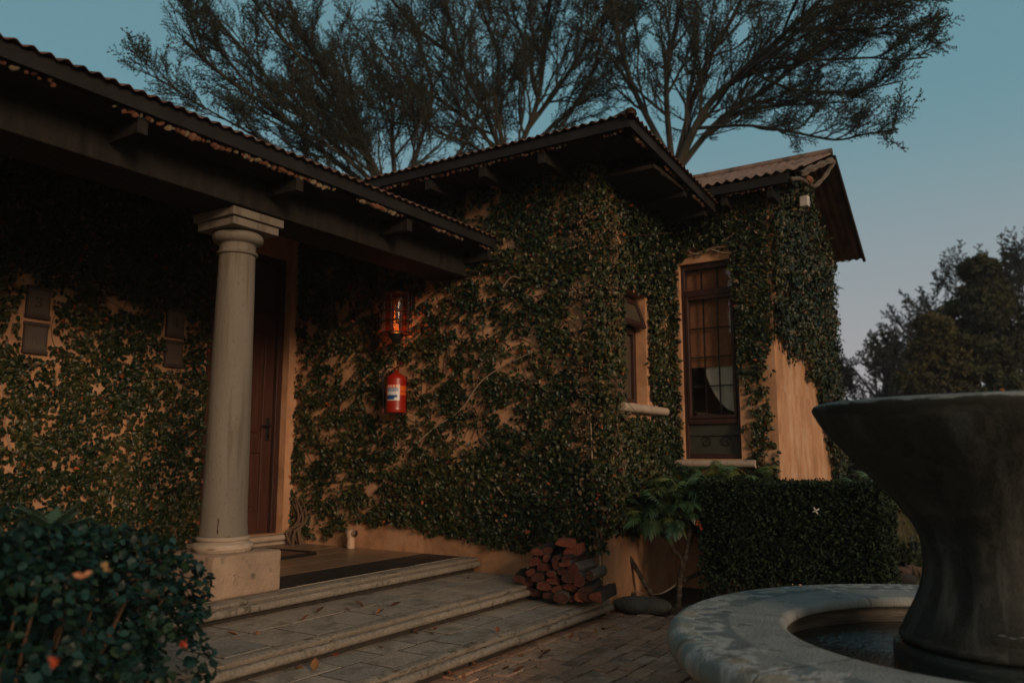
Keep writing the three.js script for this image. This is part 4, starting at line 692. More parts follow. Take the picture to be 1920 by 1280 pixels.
    const P = body.attributes.position; for (let k = 0; k < P.count; k++) { const z = P.getZ(k), q = 1 + 0.05 * Math.sin(z * 11 + i); P.setXY(k, P.getX(k) * q, P.getY(k) * q); }
    body.computeVertexNormals();
    const t = thing('firewood_log', label, 'firewood', [p.x, Math.max(p.y, h * 0.6 + (p.x < -3.12 ? 0.225 : 0.115)), zf], 'stacked firewood logs'); t.rotation.set(rr(-0.04, 0.04, R), 0.34 + rr(-0.14, 0.14, R) - (zx > 940 ? 0.1 : 0), 0);
    const g = boxUV(body, 2, R(), R()); part('bark', g, tone === 3 ? mEnds[tone] : i % 5 === 4 || /bark|weathered/.test(label) ? mBarkGrey : mBarkLog, t);
    const e = new THREE.ShapeGeometry(shape), E = e.attributes.position; for (let k = 0; k < E.count; k++) E.setZ(k, 0.0015 + 0.004 * (R() - 0.5)); e.computeVertexNormals();
    part('cut_end', boxUV(e, 5, R(), R()), mEnds[tone], t);
  });
}
{ // fallen leaves: coordinates on enlarged crops of the steps
  const A = (x, y) => [360 + x / 4.571, 1080 + y / 4.571], B = (x, y) => [700 + x / 3.31, 1080 + y / 3.31], R = rng(99);
  const dry = [C(0.20, 0.075, 0.025), C(0.13, 0.06, 0.025), C(0.24, 0.11, 0.035), C(0.09, 0.045, 0.025), C(0.17, 0.055, 0.025)].map((color) => std({ color, roughness: 0.8, side: THREE.DoubleSide }));
  const gl = [leafGeo(0.055, 0.03, 0.5, -0.5), leafGeo(0.07, 0.03, 0.9, -0.3), leafGeo(0.045, 0.034, 0.3, 0.7)];
  const put = (p, y, label, group, mat, s = 1) => {
    const q = onY(p[0], p[1], y), m = one('fallen_leaf', gl[Math.floor(R() * 3)], mat ?? dry[Math.floor(R() * 5)], label, 'leaf', group), a = R() * 6.28;
    const b = basis(V(Math.cos(a), 0.1, Math.sin(a)), V(rr(-0.3, 0.3, R), 1, rr(-0.3, 0.3, R))); const k = s * rr(0.8, 1.15, R); b.scale(V(k, k, k)); b.setPosition(q.x, y + 0.009, q.z); m.applyMatrix4(b);
  };
  const g2 = 'dry leaves on the middle step', g3 = 'dry leaves on the lowest step', g0 = 'dry leaves on the brick paving', l2 = 'small dry brown leaf lying on the middle step', l3 = 'small dry brown leaf lying on the lowest step', l0 = 'dry leaf lying on the brick paving';
  put(A(925, 395), 0.22, 'large reddish curled leaf alone in front of the plinth', undefined, dry[4], 1.2); put(A(535, 490), 0.22, 'orange-brown leaf on the middle step nearest the bush', undefined, dry[2]);
  for (const q of [[390, 520], [1470, 275], [1700, 268], [1585, 340], [1305, 292], [1055, 330]]) put(A(...q), 0.22, l2, g2);
  for (const q of [[105, 195], [20, 245], [575, 15]]) put(B(...q), 0.22, l2, g2);
  put(A(1045, 830), 0.11, 'bright orange leaf lying alone on the lowest step', undefined, dry[2], 1.25); put(B(290, 318), 0.11, 'dark folded leaf against the middle step nosing', undefined, dry[3], 1.2);
  for (const q of [[1190, 650], [1230, 668], [760, 730], [840, 755], [900, 785], [1000, 715], [1370, 595], [1420, 590], [1640, 520], [1890, 495], [1780, 825], [1620, 620], [1160, 660]]) put(A(...q), 0.11, l3, g3);
  for (const q of [[255, 315], [65, 376], [180, 350], [240, 358], [335, 358], [390, 342], [770, 362], [735, 205], [660, 278]]) put(B(...q), 0.11, l3, g3);
  put(B(1525, 348), 0.004, 'yellow leaf lying on the paving nearest the fountain', undefined, std({ color: C(0.36, 0.23, 0.05), roughness: 0.7, side: THREE.DoubleSide }), 1.2);
  for (const q of [[1040, 470], [1045, 500], [1560, 270], [1490, 230], [1380, 365], [635, 570], [800, 592], [860, 610], [560, 655], [930, 490], [1430, 330], [500, 630], [1215, 400], [1060, 505]]) put(B(...q), 0.004, l0, g0);
  const wp = onY(...A(1095, 640), 0.11), w = thing('weed_tuft', 'small green weed growing in the joint below the middle step', 'weed', [wp.x, 0.11, wp.z]);
  for (let k = 0; k < 14; k++) { const m = part('leaf', gl[k % 3], std({ color: C(0.06, 0.075, 0.025), roughness: 0.6, side: THREE.DoubleSide }), w); m.applyMatrix4(basis(V(R() - 0.5, 0.5 + R(), R() - 0.5), V(R() - 0.5, 0.6, R()))); m.position.set(rr(-0.03, 0.03, R), 0.002, rr(-0.03, 0.03, R)); }
}
{ // rock beside the corner
  const g = new THREE.IcosahedronGeometry(1, 4), p = g.attributes.position; for (let i = 0; i < p.count; i++) { const x = p.getX(i), y = p.getY(i), z = p.getZ(i), n = 0.9 + 0.22 * fbm(x * 1.3 + 5, z * 1.3 + y + 5, 385, 0, 3); p.setXYZ(i, Math.sign(x) * Math.pow(Math.abs(x), 0.75) * 0.215 * n, y * 0.062 * n + 0.05, Math.sign(z) * Math.pow(Math.abs(z), 0.8) * 0.12 * n); } g.computeVertexNormals();
  const q = onY(1196, 1152, 0), m = one('flat_rock', boxUV(g), std({ map: tex(256, (u, v) => { const k = 0.6 + 0.7 * fbm(u * 8, v * 8, 388, 8, 5); return [0.075 * k, 0.075 * k, 0.062 * k]; }), roughness: 0.9, bumpMap: bCoarse, bumpScale: 0.012 }), 'flat grey rock beside the end of the lowest step', 'rock'); m.position.set(q.x, 0.0, q.z - 0.1); m.rotation.y = 0.25;
}
// ---------------------------------------------------------------- garden plants
const gPetal = leafGeo(0.03, 0.018, 0.3, 0.4, 0.8);
{ // clipped hedge
  const x0 = -2.16, x1 = -0.87, z0 = -6.62, z1 = -5.93, y0 = 0.03, y1 = 0.955, t = thing('clipped_hedge', 'clipped dark green box hedge between the tall window and the fountain', 'hedge', [0, 0, 0]), R = rng(501), mats = [], cols = [];
  const lf = leafGeo(0.026, 0.015, 0.3, 0.2);
  for (let i = 0; i < 46000; i++) {
    const f = R(); let p, n;
    if (i > 26000) { p = V(lerp(x0 + 0.04, x1 - 0.04, R()), lerp(0.24, y1 - 0.05, R()), lerp(z0 + 0.05, z1 - 0.05, R())); n = V(0, 0, 1); const m = basis(rndDir(R), rndDir(R)), k = 1.5 + R() * 0.5; m.scale(V(k, k, k)); m.setPosition(p); mats.push(m); cols.push(C(0.016, 0.026, 0.012)); continue; }
    if (f < 0.46) { p = V(lerp(x0, x1, R()), lerp(y0, y1, Math.pow(R(), 0.8)), z1); n = V(0, 0, 1); } else if (f < 0.76) { p = V(lerp(x0, x1, R()), y1, lerp(z0, z1, R())); n = V(0, 1, 0); } else if (f < 0.92) { p = V(x1, lerp(y0, y1, R()), lerp(z0, z1, R())); n = V(1, 0, 0); } else { p = V(x0, lerp(y0, y1, R()), lerp(z0, z1, R())); n = V(-1, 0, 0); }
    const b = 0.03 * (fbm(p.x * 5 + p.z * 4, p.y * 5, 505, 0, 3) - 0.5) * 2, thin = p.y < 0.32 ? sstep(0.0, 0.32, p.y) * 0.8 + 0.2 : 1; if (R() > thin) continue;
    const ed = Math.min(p.x - x0, x1 - p.x) < 0.06 || y1 - p.y < 0.06 ? 0.02 : 0;
    p.addScaledVector(n, b - 0.09 * R() * R() - ed * R()).add(V(rr(-0.012, 0.012, R), rr(-0.012, 0.012, R), rr(-0.012, 0.012, R)));
    const m = basis(n.clone().multiplyScalar(0.7).add(rndDir(R)), n.clone().add(rndDir(R).multiplyScalar(0.8)).add(V(0, 0.4, 0))), k = 0.7 + R() * 0.6; m.scale(V(k, k, k)); m.setPosition(p); mats.push(m);
    cols.push(C(0.0125, 0.024, 0.011).multiplyScalar(0.6 + R() * 0.9 + (R() < 0.06 ? 1.4 : 0)));
  }
  instances('leaves', lf, mLeafSoft, mats, cols, t);
  for (let i = 0; i < 16; i++) { const x = lerp(x0 + 0.1, x1 - 0.1, R()), z = lerp(z0 + 0.1, z1 - 0.1, R()); part('stem', tube([V(x, 0, z), V(x + rr(-0.06, 0.06, R), 0.2, z), V(x + rr(-0.12, 0.12, R), 0.5, z + 0.03)], 0.01, 5), mTwigDark, t); }
  const wf = onZ(1530, 957, z1 + 0.03), fl = part('flower', merge([0, 1, 2, 3].map((k) => leafGeo(0.03, 0.012, 0.2, 0.3).rotateZ(k * 1.57 + 0.5))), std({ color: C(0.62, 0.62, 0.54), roughness: 0.7, side: THREE.DoubleSide }), t); fl.position.copy(wf); fl.userData.label = 'single white four-petalled flower on the hedge face';
}
function frondGeo(L, seed, droop) { // deeply lobed leaf blade on its stalk, along +y, drooping to -z
  const R = rng(seed), list = [], pt = (t) => V(0, L * (t - 0.35 * droop * t * t), -L * droop * 0.75 * t * t + 0.06 * L * t), pts = [0, 0.25, 0.5, 0.75, 1].map(pt);
  list.push(tube(pts, (t) => lerp(0.0052, 0.0018, t), 5, 8));
  const n = 9;
  for (let k = 0; k < n; k++) for (const s of [-1, 1]) {
    const t = 0.34 + 0.64 * k / n, p = pt(t), q = pt(t + 0.02).sub(p).normalize(), l = L * (0.36 - 0.22 * Math.abs(t - 0.5)) * (0.9 + R() * 0.25), ang = lerp(1.35, 0.4, (t - 0.34) / 0.64);
    const g = leafGeo(l, l * 0.16 + 0.003, 0.3, 0.25 + R() * 0.35), tip = q.clone().multiplyScalar(Math.cos(ang)).add(V(s * Math.sin(ang), 0, 0)), nn = V(0, 0, 1).addScaledVector(V(s, 0, 0), -0.25).addScaledVector(q, 0.2);
    g.applyMatrix4(basis(tip, nn).setPosition(p)); list.push(g);
  }
  return merge(list);
}
const fronds = [frondGeo(0.22, 1, 0.45), frondGeo(0.2, 2, 0.6), frondGeo(0.27, 3, 0.5), frondGeo(0.24, 4, 0.8)];
const mFrond = [C(0.065, 0.12, 0.042), C(0.042, 0.088, 0.033), C(0.055, 0.11, 0.056), C(0.11, 0.14, 0.045), C(0.18, 0.14, 0.04)].map((color) => std({ color, roughness: 0.38, side: THREE.DoubleSide }));
const mStemScar = std({ map: tex(256, (u, v) => { const r = sstep(0.5, 0.9, vn(u * 3, v * 28, 511)), k = 0.6 + 0.6 * vn(u * 20, v * 40, 512); return mix3([0.07 * k, 0.055 * k, 0.038 * k], [0.20, 0.165, 0.115], r * 0.7); }), roughness: 0.9, bumpMap: bCoarse, bumpScale: 0.02 });
function lobedPlant(label, heads, stems, seed, nF) {
  const t = thing('lobed_leaf_shrub', label, 'shrub'), R = rng(seed);
  for (const [path, r] of stems) part('stem', tube(path, (q) => r * (1 - 0.15 * q) * (1 + 0.08 * Math.sin(q * 60)), 8, 24), mStemScar, t);
  for (const h of heads) for (let k = 0; k < nF; k++) {
    const a = R() * 6.283, el = rr(-0.1, 1.2, R), out = V(Math.cos(a) * Math.cos(el), Math.sin(el), Math.sin(a) * Math.cos(el)), m = part('leaf', fronds[Math.floor(R() * 4)], mFrond[R() < 0.06 ? 4 : Math.floor(R() * 4)], t);
    const b = basis(out, V(0, 1, 0).addScaledVector(out, 0.1).add(rndDir(R).multiplyScalar(0.25))), s = rr(0.75, 1.1, R); b.scale(V(s, s, s)); b.setPosition(h.clone().add(V(rr(-0.08, 0.08, R), rr(-0.07, 0.07, R), rr(-0.08, 0.08, R)))); m.applyMatrix4(b);
  }
  return t;
}
{
  const z = -5.98, s = (u, v, zz = z) => onZ(u, v, zz);
  const h1 = s(1228, 948, -5.98), h2 = s(1275, 925, -6.05), h3 = s(1325, 918, -6.3), h4 = s(1400, 912, -6.7), h5 = s(1190, 942, -6.05), h6 = s(1240, 928, -6.1), h7 = s(1300, 914, -6.25), h8 = s(1350, 914, -6.5), h9 = s(1205, 975, -5.95), h10 = s(1232, 978, -5.92), h11 = s(1268, 962, -5.95);
  lobedPlant('shrub of glossy deeply lobed leaves on bare ringed stems below the tall window', [h1, h2, h3, h4, h5, h6, h7, h8, h9, h10, h11],
    [[[V(-2.5, 0, -5.98), s(1210, 1095), s(1190, 1060), s(1168, 1025), s(1160, 1005, -6.1), h5], 0.021], [[V(-2.36, 0, -6.0), s(1276, 1080), s(1280, 1050), s(1262, 1030), s(1252, 985), h1], 0.023], [[s(1280, 1060), s(1290, 1020), s(1292, 985), s(1275, 958), h2], 0.019], [[V(-2.62, 0, -5.95), s(1180, 1110), s(1166, 1090), s(1165, 1072)], 0.018], [[s(1280, 1090), V(-2.1, 0.4, -6.75), h4], 0.018], [[s(1285, 1050), h3], 0.016]], 521, 27);
  const vt = thing('bare_vine', 'thin bare vine hanging in a loop between the ringed stems', 'vine'); part('stem', tube([s(1190, 1108), s(1215, 1114, -5.98), s(1240, 1112, -5.95), s(1262, 1100), s(1272, 1090)], 0.006, 5), mTwig, vt);
  const R = rng(527), mR = std({ color: C(0.30, 0.045, 0.02), roughness: 0.6 });
  [[1186, 935, 'red flower spike among the lobed leaves beside the wall corner'], [1238, 1000, 'drooping dry red flower spike on the ringed stem'], [1302, 976, 'red flower spike hanging left of the hedge']].forEach(([u, v, label]) => {
    const p = s(u, v, -5.93), t = thing('flower_spike', label, 'flower', [p.x, p.y, p.z]); part('stalk', beamTube(V(-0.02, 0.05, 0), V(0.05, -0.05, 0.01), 0.003, 5), mTwigDark, t);
    for (let k = 0; k < 9; k++) { const m = part('blossom', gPetal, mR, t); m.applyMatrix4(basis(V(R() - 0.2, -R() - 0.2, R() - 0.5), rndDir(R))); m.position.set(lerp(-0.02, 0.06, k / 9), lerp(0.04, -0.05, k / 9), 0.01); }
  });
  const q1 = s(1655, 935, -6.9), q2 = s(1640, 925, -7.1);
  lobedPlant('drooping lobed-leaf shrub showing past the right end of the hedge', [q1, q2], [[[V(q1.x, 0, q1.z), V(q1.x + 0.02, 0.3, q1.z), q1], 0.022]], 531, 26);
  // low plants and edging stones by the lawn
  const es = [[1648, 1090], [1672, 1088], [1690, 1080], [1660, 1078], [1700, 1092], [1712, 1075], [1685, 1066]], mS = [C(0.12, 0.085, 0.055), C(0.05, 0.048, 0.042), C(0.16, 0.11, 0.07)].map((color) => std({ color, roughness: 0.95, bumpMap: bCoarse, bumpScale: 0.02 }));
  es.forEach(([u, v], i) => { const p = onY(u, v, 0); const m = one('edging_rock', lumpGeo[i % 4], mS[i % 3], 'small rough rock edging the bed at the lawn, seen between hedge and fountain stem', 'rock', 'small edging rocks by the lawn'); m.position.set(p.x, 0.02, p.z); m.scale.set(0.12, 0.07, 0.10); m.rotation.y = i; });
  const mats = [], cols = [];
  for (let i = 0; i < 900; i++) { const p = onY(lerp(1625, 1725, R()), lerp(1040, 1072, R()), 0), m = basis(rndDir(R).add(V(0, 0.9, 0)), rndDir(R)); m.scale(V(1.6, 1.6, 1.6)); m.setPosition(p.x, R() * 0.12, p.z); mats.push(m); cols.push(C(0.02, 0.03, 0.015).multiplyScalar(0.6 + R())); }
  const gc = thing('ground_cover', 'low dark green ground cover at the edge of the lawn', 'ground cover'); instances('leaves', ivyLeaf[0], mLeafSoft, mats, cols, gc); gc.userData.kind = 'stuff';
  const bl = new THREE.BufferGeometry(); bl.setAttribute('position', new THREE.Float32BufferAttribute([-0.006, 0, 0, 0.006, 0, 0, 0.004, 0.045, 0.012, -0.004, 0.045, 0.012, 0.0, 0.085, 0.035], 3)); bl.setIndex([0, 1, 2, 0, 2, 3, 3, 2, 4]); bl.computeVertexNormals();
  const gm = [], gcol = [];
  for (let i = 0; i < 26000; i++) { const r = Math.pow(R(), 0.6), z = -8.2 - 16 * r, x = lerp(-1.3 + (z + 8.2) * 0.16, 1.2, R()), m = M4().compose(V(x, -0.03, z), Q(new THREE.Euler(rr(-0.5, 0.5, R), R() * 6.28, rr(-0.5, 0.5, R))), V(1, 1, 1).multiplyScalar(0.7 + R() * 0.8)); gm.push(m); const dryv = fbm(x * 1.5, z * 1.5, 541, 0, 3); gcol.push(mixC(C(0.045, 0.055, 0.018), C(0.17, 0.125, 0.05), sstep(0.35, 0.6, dryv + (R() - 0.5) * 0.3))); }
  const gr = thing('grass', 'short half-dry lawn grass behind the fountain', 'grass'); gr.userData.kind = 'stuff'; instances('blades', bl, mLeafSoft, gm, gcol, gr);
}
function mixC(a, b, t) { return a.clone().lerp(b, t); }

{ // flowering bush close to the camera at the left
  const t = thing('rounded_bush', 'bushy dark green shrub with rounded leaves at the near end of the steps', 'bush'), R = rng(551), g = [leafGeo(0.038, 0.029, 0.2, 0.3, 0.9), leafGeo(0.034, 0.028, 0.1, 0.4, 0.95), leafGeo(0.044, 0.03, 0.25, 0.2, 0.85)];
  const cs = [C(0.007, 0.027, 0.025), C(0.01, 0.037, 0.032), C(0.006, 0.021, 0.02), C(0.016, 0.04, 0.02), C(0.014, 0.048, 0.042)], ms = cs.map((color) => new THREE.MeshPhysicalMaterial({ color, roughness: 0.45, specularIntensity: 0.5, side: THREE.DoubleSide }));
  const all = [], bumps = []; for (let k = 0; k < 34; k++) bumps.push([V(rr(-4.3, -2.86, R), rr(0.12, 0.62, R), rr(-2.02, -0.95, R)), rr(0.16, 0.3, R)]);
  bumps.push([V(-2.97, 0.52, -1.98), 0.16], [V(-2.94, 0.3, -1.98), 0.2], [V(-3.2, 0.55, -2.0), 0.2], [V(-3.05, 0.62, -1.5), 0.22], [V(-3.0, 0.62, -1.2), 0.24], [V(-3.3, 0.66, -1.85), 0.2], [V(-3.15, 0.66, -2.02), 0.15], [V(-3.02, 0.58, -2.06), 0.16], [V(-3.5, 0.68, -1.95), 0.17], [V(-3.0, 0.72, -1.55), 0.17], [V(-3.4, 0.74, -1.6), 0.17], [V(-3.0, 0.7, -1.3), 0.18], [V(-2.85, 0.1, -1.9), 0.18], [V(-2.8, 0.1, -1.5), 0.22], [V(-2.75, 0.35, -1.3), 0.22]);
  for (const [c, r] of bumps) for (let i = 0; i < 600 * r / 0.22; i++) {
    const n = rndDir(R); if (n.y < -0.7) continue; const p = c.clone().addScaledVector(n, r * (0.7 + 0.42 * Math.sqrt(R()))); if (p.y < 0.01) continue;
    let inside = 0; for (const [c2, r2] of bumps) if (c2 !== c && p.distanceTo(c2) < r2 * 0.72) { inside = 1; break; } if (inside) continue;
    all.push([p, n]);
  }
  all.sort((a, b) => a[0].distanceToSquared(camera.position) - b[0].distanceToSquared(camera.position));
  const mats = [], cols = [];
  all.forEach(([p, n], i) => {
    const m = basis(n.clone().multiplyScalar(0.8).add(rndDir(R)).add(V(0, 0.25, 0)), n.clone().multiplyScalar(0.6).add(V(0, 0.9, 0)).add(rndDir(R).multiplyScalar(0.6))), k = 0.75 + R() * 0.5; m.scale(V(k, k, k)); m.setPosition(p);
    if (i % 9 === 0 && i / 9 < 300) part('leaf', g[i % 3], ms[Math.floor(R() * 5)], t).applyMatrix4(m); else { mats.push(m); cols.push(cs[Math.floor(R() * 5)].clone().multiplyScalar(0.7 + R() * 0.6)); }
  });
  instances('leaves', g[0], new THREE.MeshPhysicalMaterial({ color: 0xffffff, roughness: 0.45, specularIntensity: 0.5, side: THREE.DoubleSide }), mats, cols, t);
  for (const [c, r] of bumps) part('branch', tube([V(lerp(c.x, -3.3, 0.6), 0, lerp(c.z, -1.5, 0.6)), V(lerp(c.x, -3.3, 0.3), c.y * 0.5, lerp(c.z, -1.5, 0.25)), c], (q) => lerp(0.014, 0.005, q), 5), mTwigDark, t);
  const fl = (u, v, d, col, s, label) => { const p = at(u, v, d), b = thing('blossom', label, 'flower', [p.x, p.y, p.z]); for (let k = 0; k < 7; k++) { const m = part('petal', gPetal, std({ color: C(...col).multiplyScalar(0.8 + R() * 0.4), roughness: 0.6, side: THREE.DoubleSide }), b); const mm = basis(rndDir(R).add(V(0.6, 0.3, 0.6)), rndDir(R)); mm.scale(V(s, s, s)); m.applyMatrix4(mm); } };
  fl(155, 1082, 2.35, [0.55, 0.27, 0.15], 0.8, 'pale orange-pink faded flower on the near bush'); fl(200, 1062, 2.4, [0.5, 0.33, 0.15], 0.6, 'small yellowish petal beside the faded flower on the bush'); fl(100, 1241, 2.0, [0.5, 0.08, 0.022], 0.45, 'orange-red bloom low on the near bush at the picture bottom'); fl(344, 1205, 2.95, [0.45, 0.06, 0.02], 0.7, 'small red bloom on the right flank of the near bush');
  const sp = at(92, 978, 3.7), st = thing('spiny_leaf_plant', 'pale green spiny-leaved plant standing above the near bush', 'plant', [sp.x, sp.y - 0.03, sp.z]);
  const sg = (() => { const s = new THREE.Shape(); s.moveTo(0, 0); for (let k = 0; k < 7; k++) { s.lineTo(0.012 + 0.03 * Math.sin((k + 1) / 8 * 3.1), 0.012 + k * 0.022); s.lineTo(0.008 + 0.012 * Math.sin((k + 1) / 8 * 3.1), 0.026 + k * 0.022); } s.lineTo(0, 0.19); for (let k = 6; k >= 0; k--) { s.lineTo(-0.008 - 0.012 * Math.sin((k + 1) / 8 * 3.1), 0.026 + k * 0.022); s.lineTo(-0.012 - 0.03 * Math.sin((k + 1) / 8 * 3.1), 0.012 + k * 0.022); } return new THREE.ExtrudeGeometry(s, { depth: 0.0015, bevelEnabled: false }); })();
  for (let k = 0; k < 15; k++) { const a = k / 15 * 6.28 + R(), m = part('leaf', sg, std({ color: C(0.05, 0.10, 0.065).multiplyScalar(0.8 + R() * 0.4), roughness: 0.5 }), st), mm = basis(V(Math.cos(a), 0.25 + R() * 0.7, Math.sin(a)), V(0, 1, 0)); mm.scale(V(0.85, 0.85, 0.85)); m.applyMatrix4(mm); }
  part('stem', tube([V(-0.03, -0.12, -0.06), V(-0.015, -0.06, -0.02), V(0, 0, 0)], 0.006, 6), std({ color: C(0.03, 0.06, 0.035), roughness: 0.7 }), st);
}

// ---------------------------------------------------------------- trees
function sprayGeo(seed, leaf, L = 0.5, nSub = 7, big = 1) { // end twig with side twigs and small leaf tufts, along +y
  const R = rng(seed), list = [], tw = [], lp = leafGeo(leaf, leaf * 0.6, 0.3, 0.2), pts = []; let p = V(0, 0, 0), a = 0;
  for (let k = 0; k <= 6; k++) { pts.push(p.clone()); a = (k % 2 ? 1 : -1) * 0.22; p = p.clone().add(V(Math.sin(a) * L / 6, Math.cos(a) * L / 6, (R() - 0.5) * 0.03)); }
  tw.push(tube(pts, (t) => lerp(0.0065, 0.002, t) * big, 4, 6));
  const tuft = (q) => { for (let j = 0; j < 3; j++) { const g = lp.clone(); g.applyMatrix4(basis(rndDir(R).add(V(0, 0.6, 0)), rndDir(R)).setPosition(q)); list.push(g); } };
  for (let k = 0; k < nSub; k++) {
    const t = 0.12 + 0.85 * k / nSub, i = Math.min(5, Math.floor(t * 6)), o = pts[i].clone().lerp(pts[i + 1], t * 6 - i), s = k % 2 ? 1 : -1, d = V(s * (0.5 + R() * 0.4), 0.8, (R() - 0.5) * 1.0).normalize(), l = L * (0.42 - 0.22 * t) * (0.7 + R() * 0.6), e = o.clone().addScaledVector(d, l);
    tw.push(tube([o, o.clone().lerp(e, 0.5).add(V(0, -0.006, 0.006)), e], 0.0026 * big, 3, 2));
    for (const q of [0.35, 0.68, 1]) tuft(o.clone().lerp(e, q)); if (R() < 0.8) tuft(o);
  }
  tuft(pts[6]);
  return [merge(tw), merge(list)];
}
function makeTree(name, label, category, o) {
  const t = thing(name, label, category, [o.base.x, 0, o.base.z]), R = rng(o.seed), off = V(-o.base.x, 0, -o.base.z), wood = [[], [], []], sprays = [[], []];
  function grow(p, dir, len, rad, level) {
    const n = level === 1 ? 6 : 4, pts = [p.clone()], dirs = [dir.clone()]; let d = dir.clone(), q = p.clone();
    for (let k = 0; k < n; k++) { d.add(rndDir(R).multiplyScalar(o.wander ?? 0.16)).add(V(0, o.lift ?? 0.05, 0)).normalize(); q = q.clone().addScaledVector(d, len / n); pts.push(q); dirs.push(d.clone()); }
    wood[level].push(tube(pts, (s) => Math.max(0.004, lerp(rad, rad * 0.35, s)), level === 1 ? 5 : 4, n));
    if (level === 1) { const m = Math.max(3, Math.round(len / (o.sub ?? 0.2))); for (let k = 0; k < m; k++) { const s = 0.14 + 0.84 * k / m, i = Math.min(n - 1, Math.floor(s * n)), c = pts[i].clone().lerp(pts[i + 1], s * n - i), nd = splay(dirs[i + 1], rr(0.35, 0.75, R)); grow(c, nd, len * rr(0.28, 0.5, R) * (1.1 - 0.5 * s), rad * 0.5, 2); } }
    const m = level === 2 ? (o.perTwig ?? 3) : 3; for (let k = 0; k < m; k++) { const s = level === 2 ? (k + 0.6) / m : 0.7 + 0.3 * k / 2, i = Math.min(n - 1, Math.floor(s * n)), c = pts[i].clone().lerp(pts[i + 1], s * n - i); spray(c, splay(dirs[i + 1], k === m - 1 ? 0.1 : rr(0.2, 0.55, R))); }
  }
  function splay(d, a) { const x = rndDir(R).cross(d).normalize(); return d.clone().multiplyScalar(Math.cos(a)).addScaledVector(x, Math.sin(a)); }
  function spray(p, d) { const m = basis(d, rndDir(R)), k = rr(0.6, 1.15, R) * (o.spraySize ?? 1); m.scale(V(k, k, k)); m.setPosition(p.clone().add(off)); sprays[R() < 0.5 ? 0 : 1].push(m); }
  for (const [path, r0, r1 = 0.03] of o.limbs) {
    const pts = path.map((q) => q.clone()), curve = new THREE.CatmullRomCurve3(pts, false, 'centripetal'), L = curve.getLength();
    part('limb', tube(pts, (s) => lerp(r0 * 0.85, r1 * 0.8, Math.pow(s, 0.7)) , 8, Math.max(8, pts.length * 4)).translate(off.x, 0, off.z), o.bark, t);
    const m = Math.round(L / (o.gap ?? 0.33));
    for (let k = 0; k < m; k++) { const s = lerp(o.from ?? 0.18, 1, (k + R() * 0.6) / m), p = curve.getPointAt(Math.min(1, s)), d = curve.getTangentAt(Math.min(1, s)); grow(p, r1 < 0.02 ? splay(d, rr(0.25, 0.6, R)).add(V(0, 0.22, 0)).normalize() : splay(d, rr(0.3, 0.72, R)), (o.side ?? 1.7) * (r1 < 0.02 ? 0.34 : 1) * rr(0.55, 1.1, R) * (1.15 - 0.55 * s), lerp(r0, r1, s) * 0.34 + 0.006, 1); }
  }
  for (const path of o.trunks) part('trunk', tube(path.map((q) => q.clone().add(off)), (s) => lerp(o.trunkR, o.trunkR * 0.8, s), 10), o.bark, t);
  const cr = sub('crown', t), sg = o.sprays;
  part('branches', merge(wood[1].map((g) => g.translate(off.x, 0, off.z))), o.bark, cr, true); if (wood[2].length) part('twigs', merge(wood[2].map((g) => g.translate(off.x, 0, off.z))), o.twig, cr, true);
  sprays.forEach((ms, k) => { if (!ms.length) return; instances('end_twigs', sg[k][0], o.twig, ms, null, cr); instances('leaves', sg[k][1], o.leaf, ms, null, cr); });
  return t;
}
const mFever = std({ map: mBark.map, bumpMap: bFine, bumpScale: 0.01, roughness: 0.9 }), mTwigBlack = std({ color: C(0.03, 0.026, 0.018), roughness: 0.95 }), mAcacia = std({ color: C(0.018, 0.029, 0.014), roughness: 0.85, side: THREE.DoubleSide });
const spA = [sprayGeo(11, 0.031), sprayGeo(12, 0.028)];
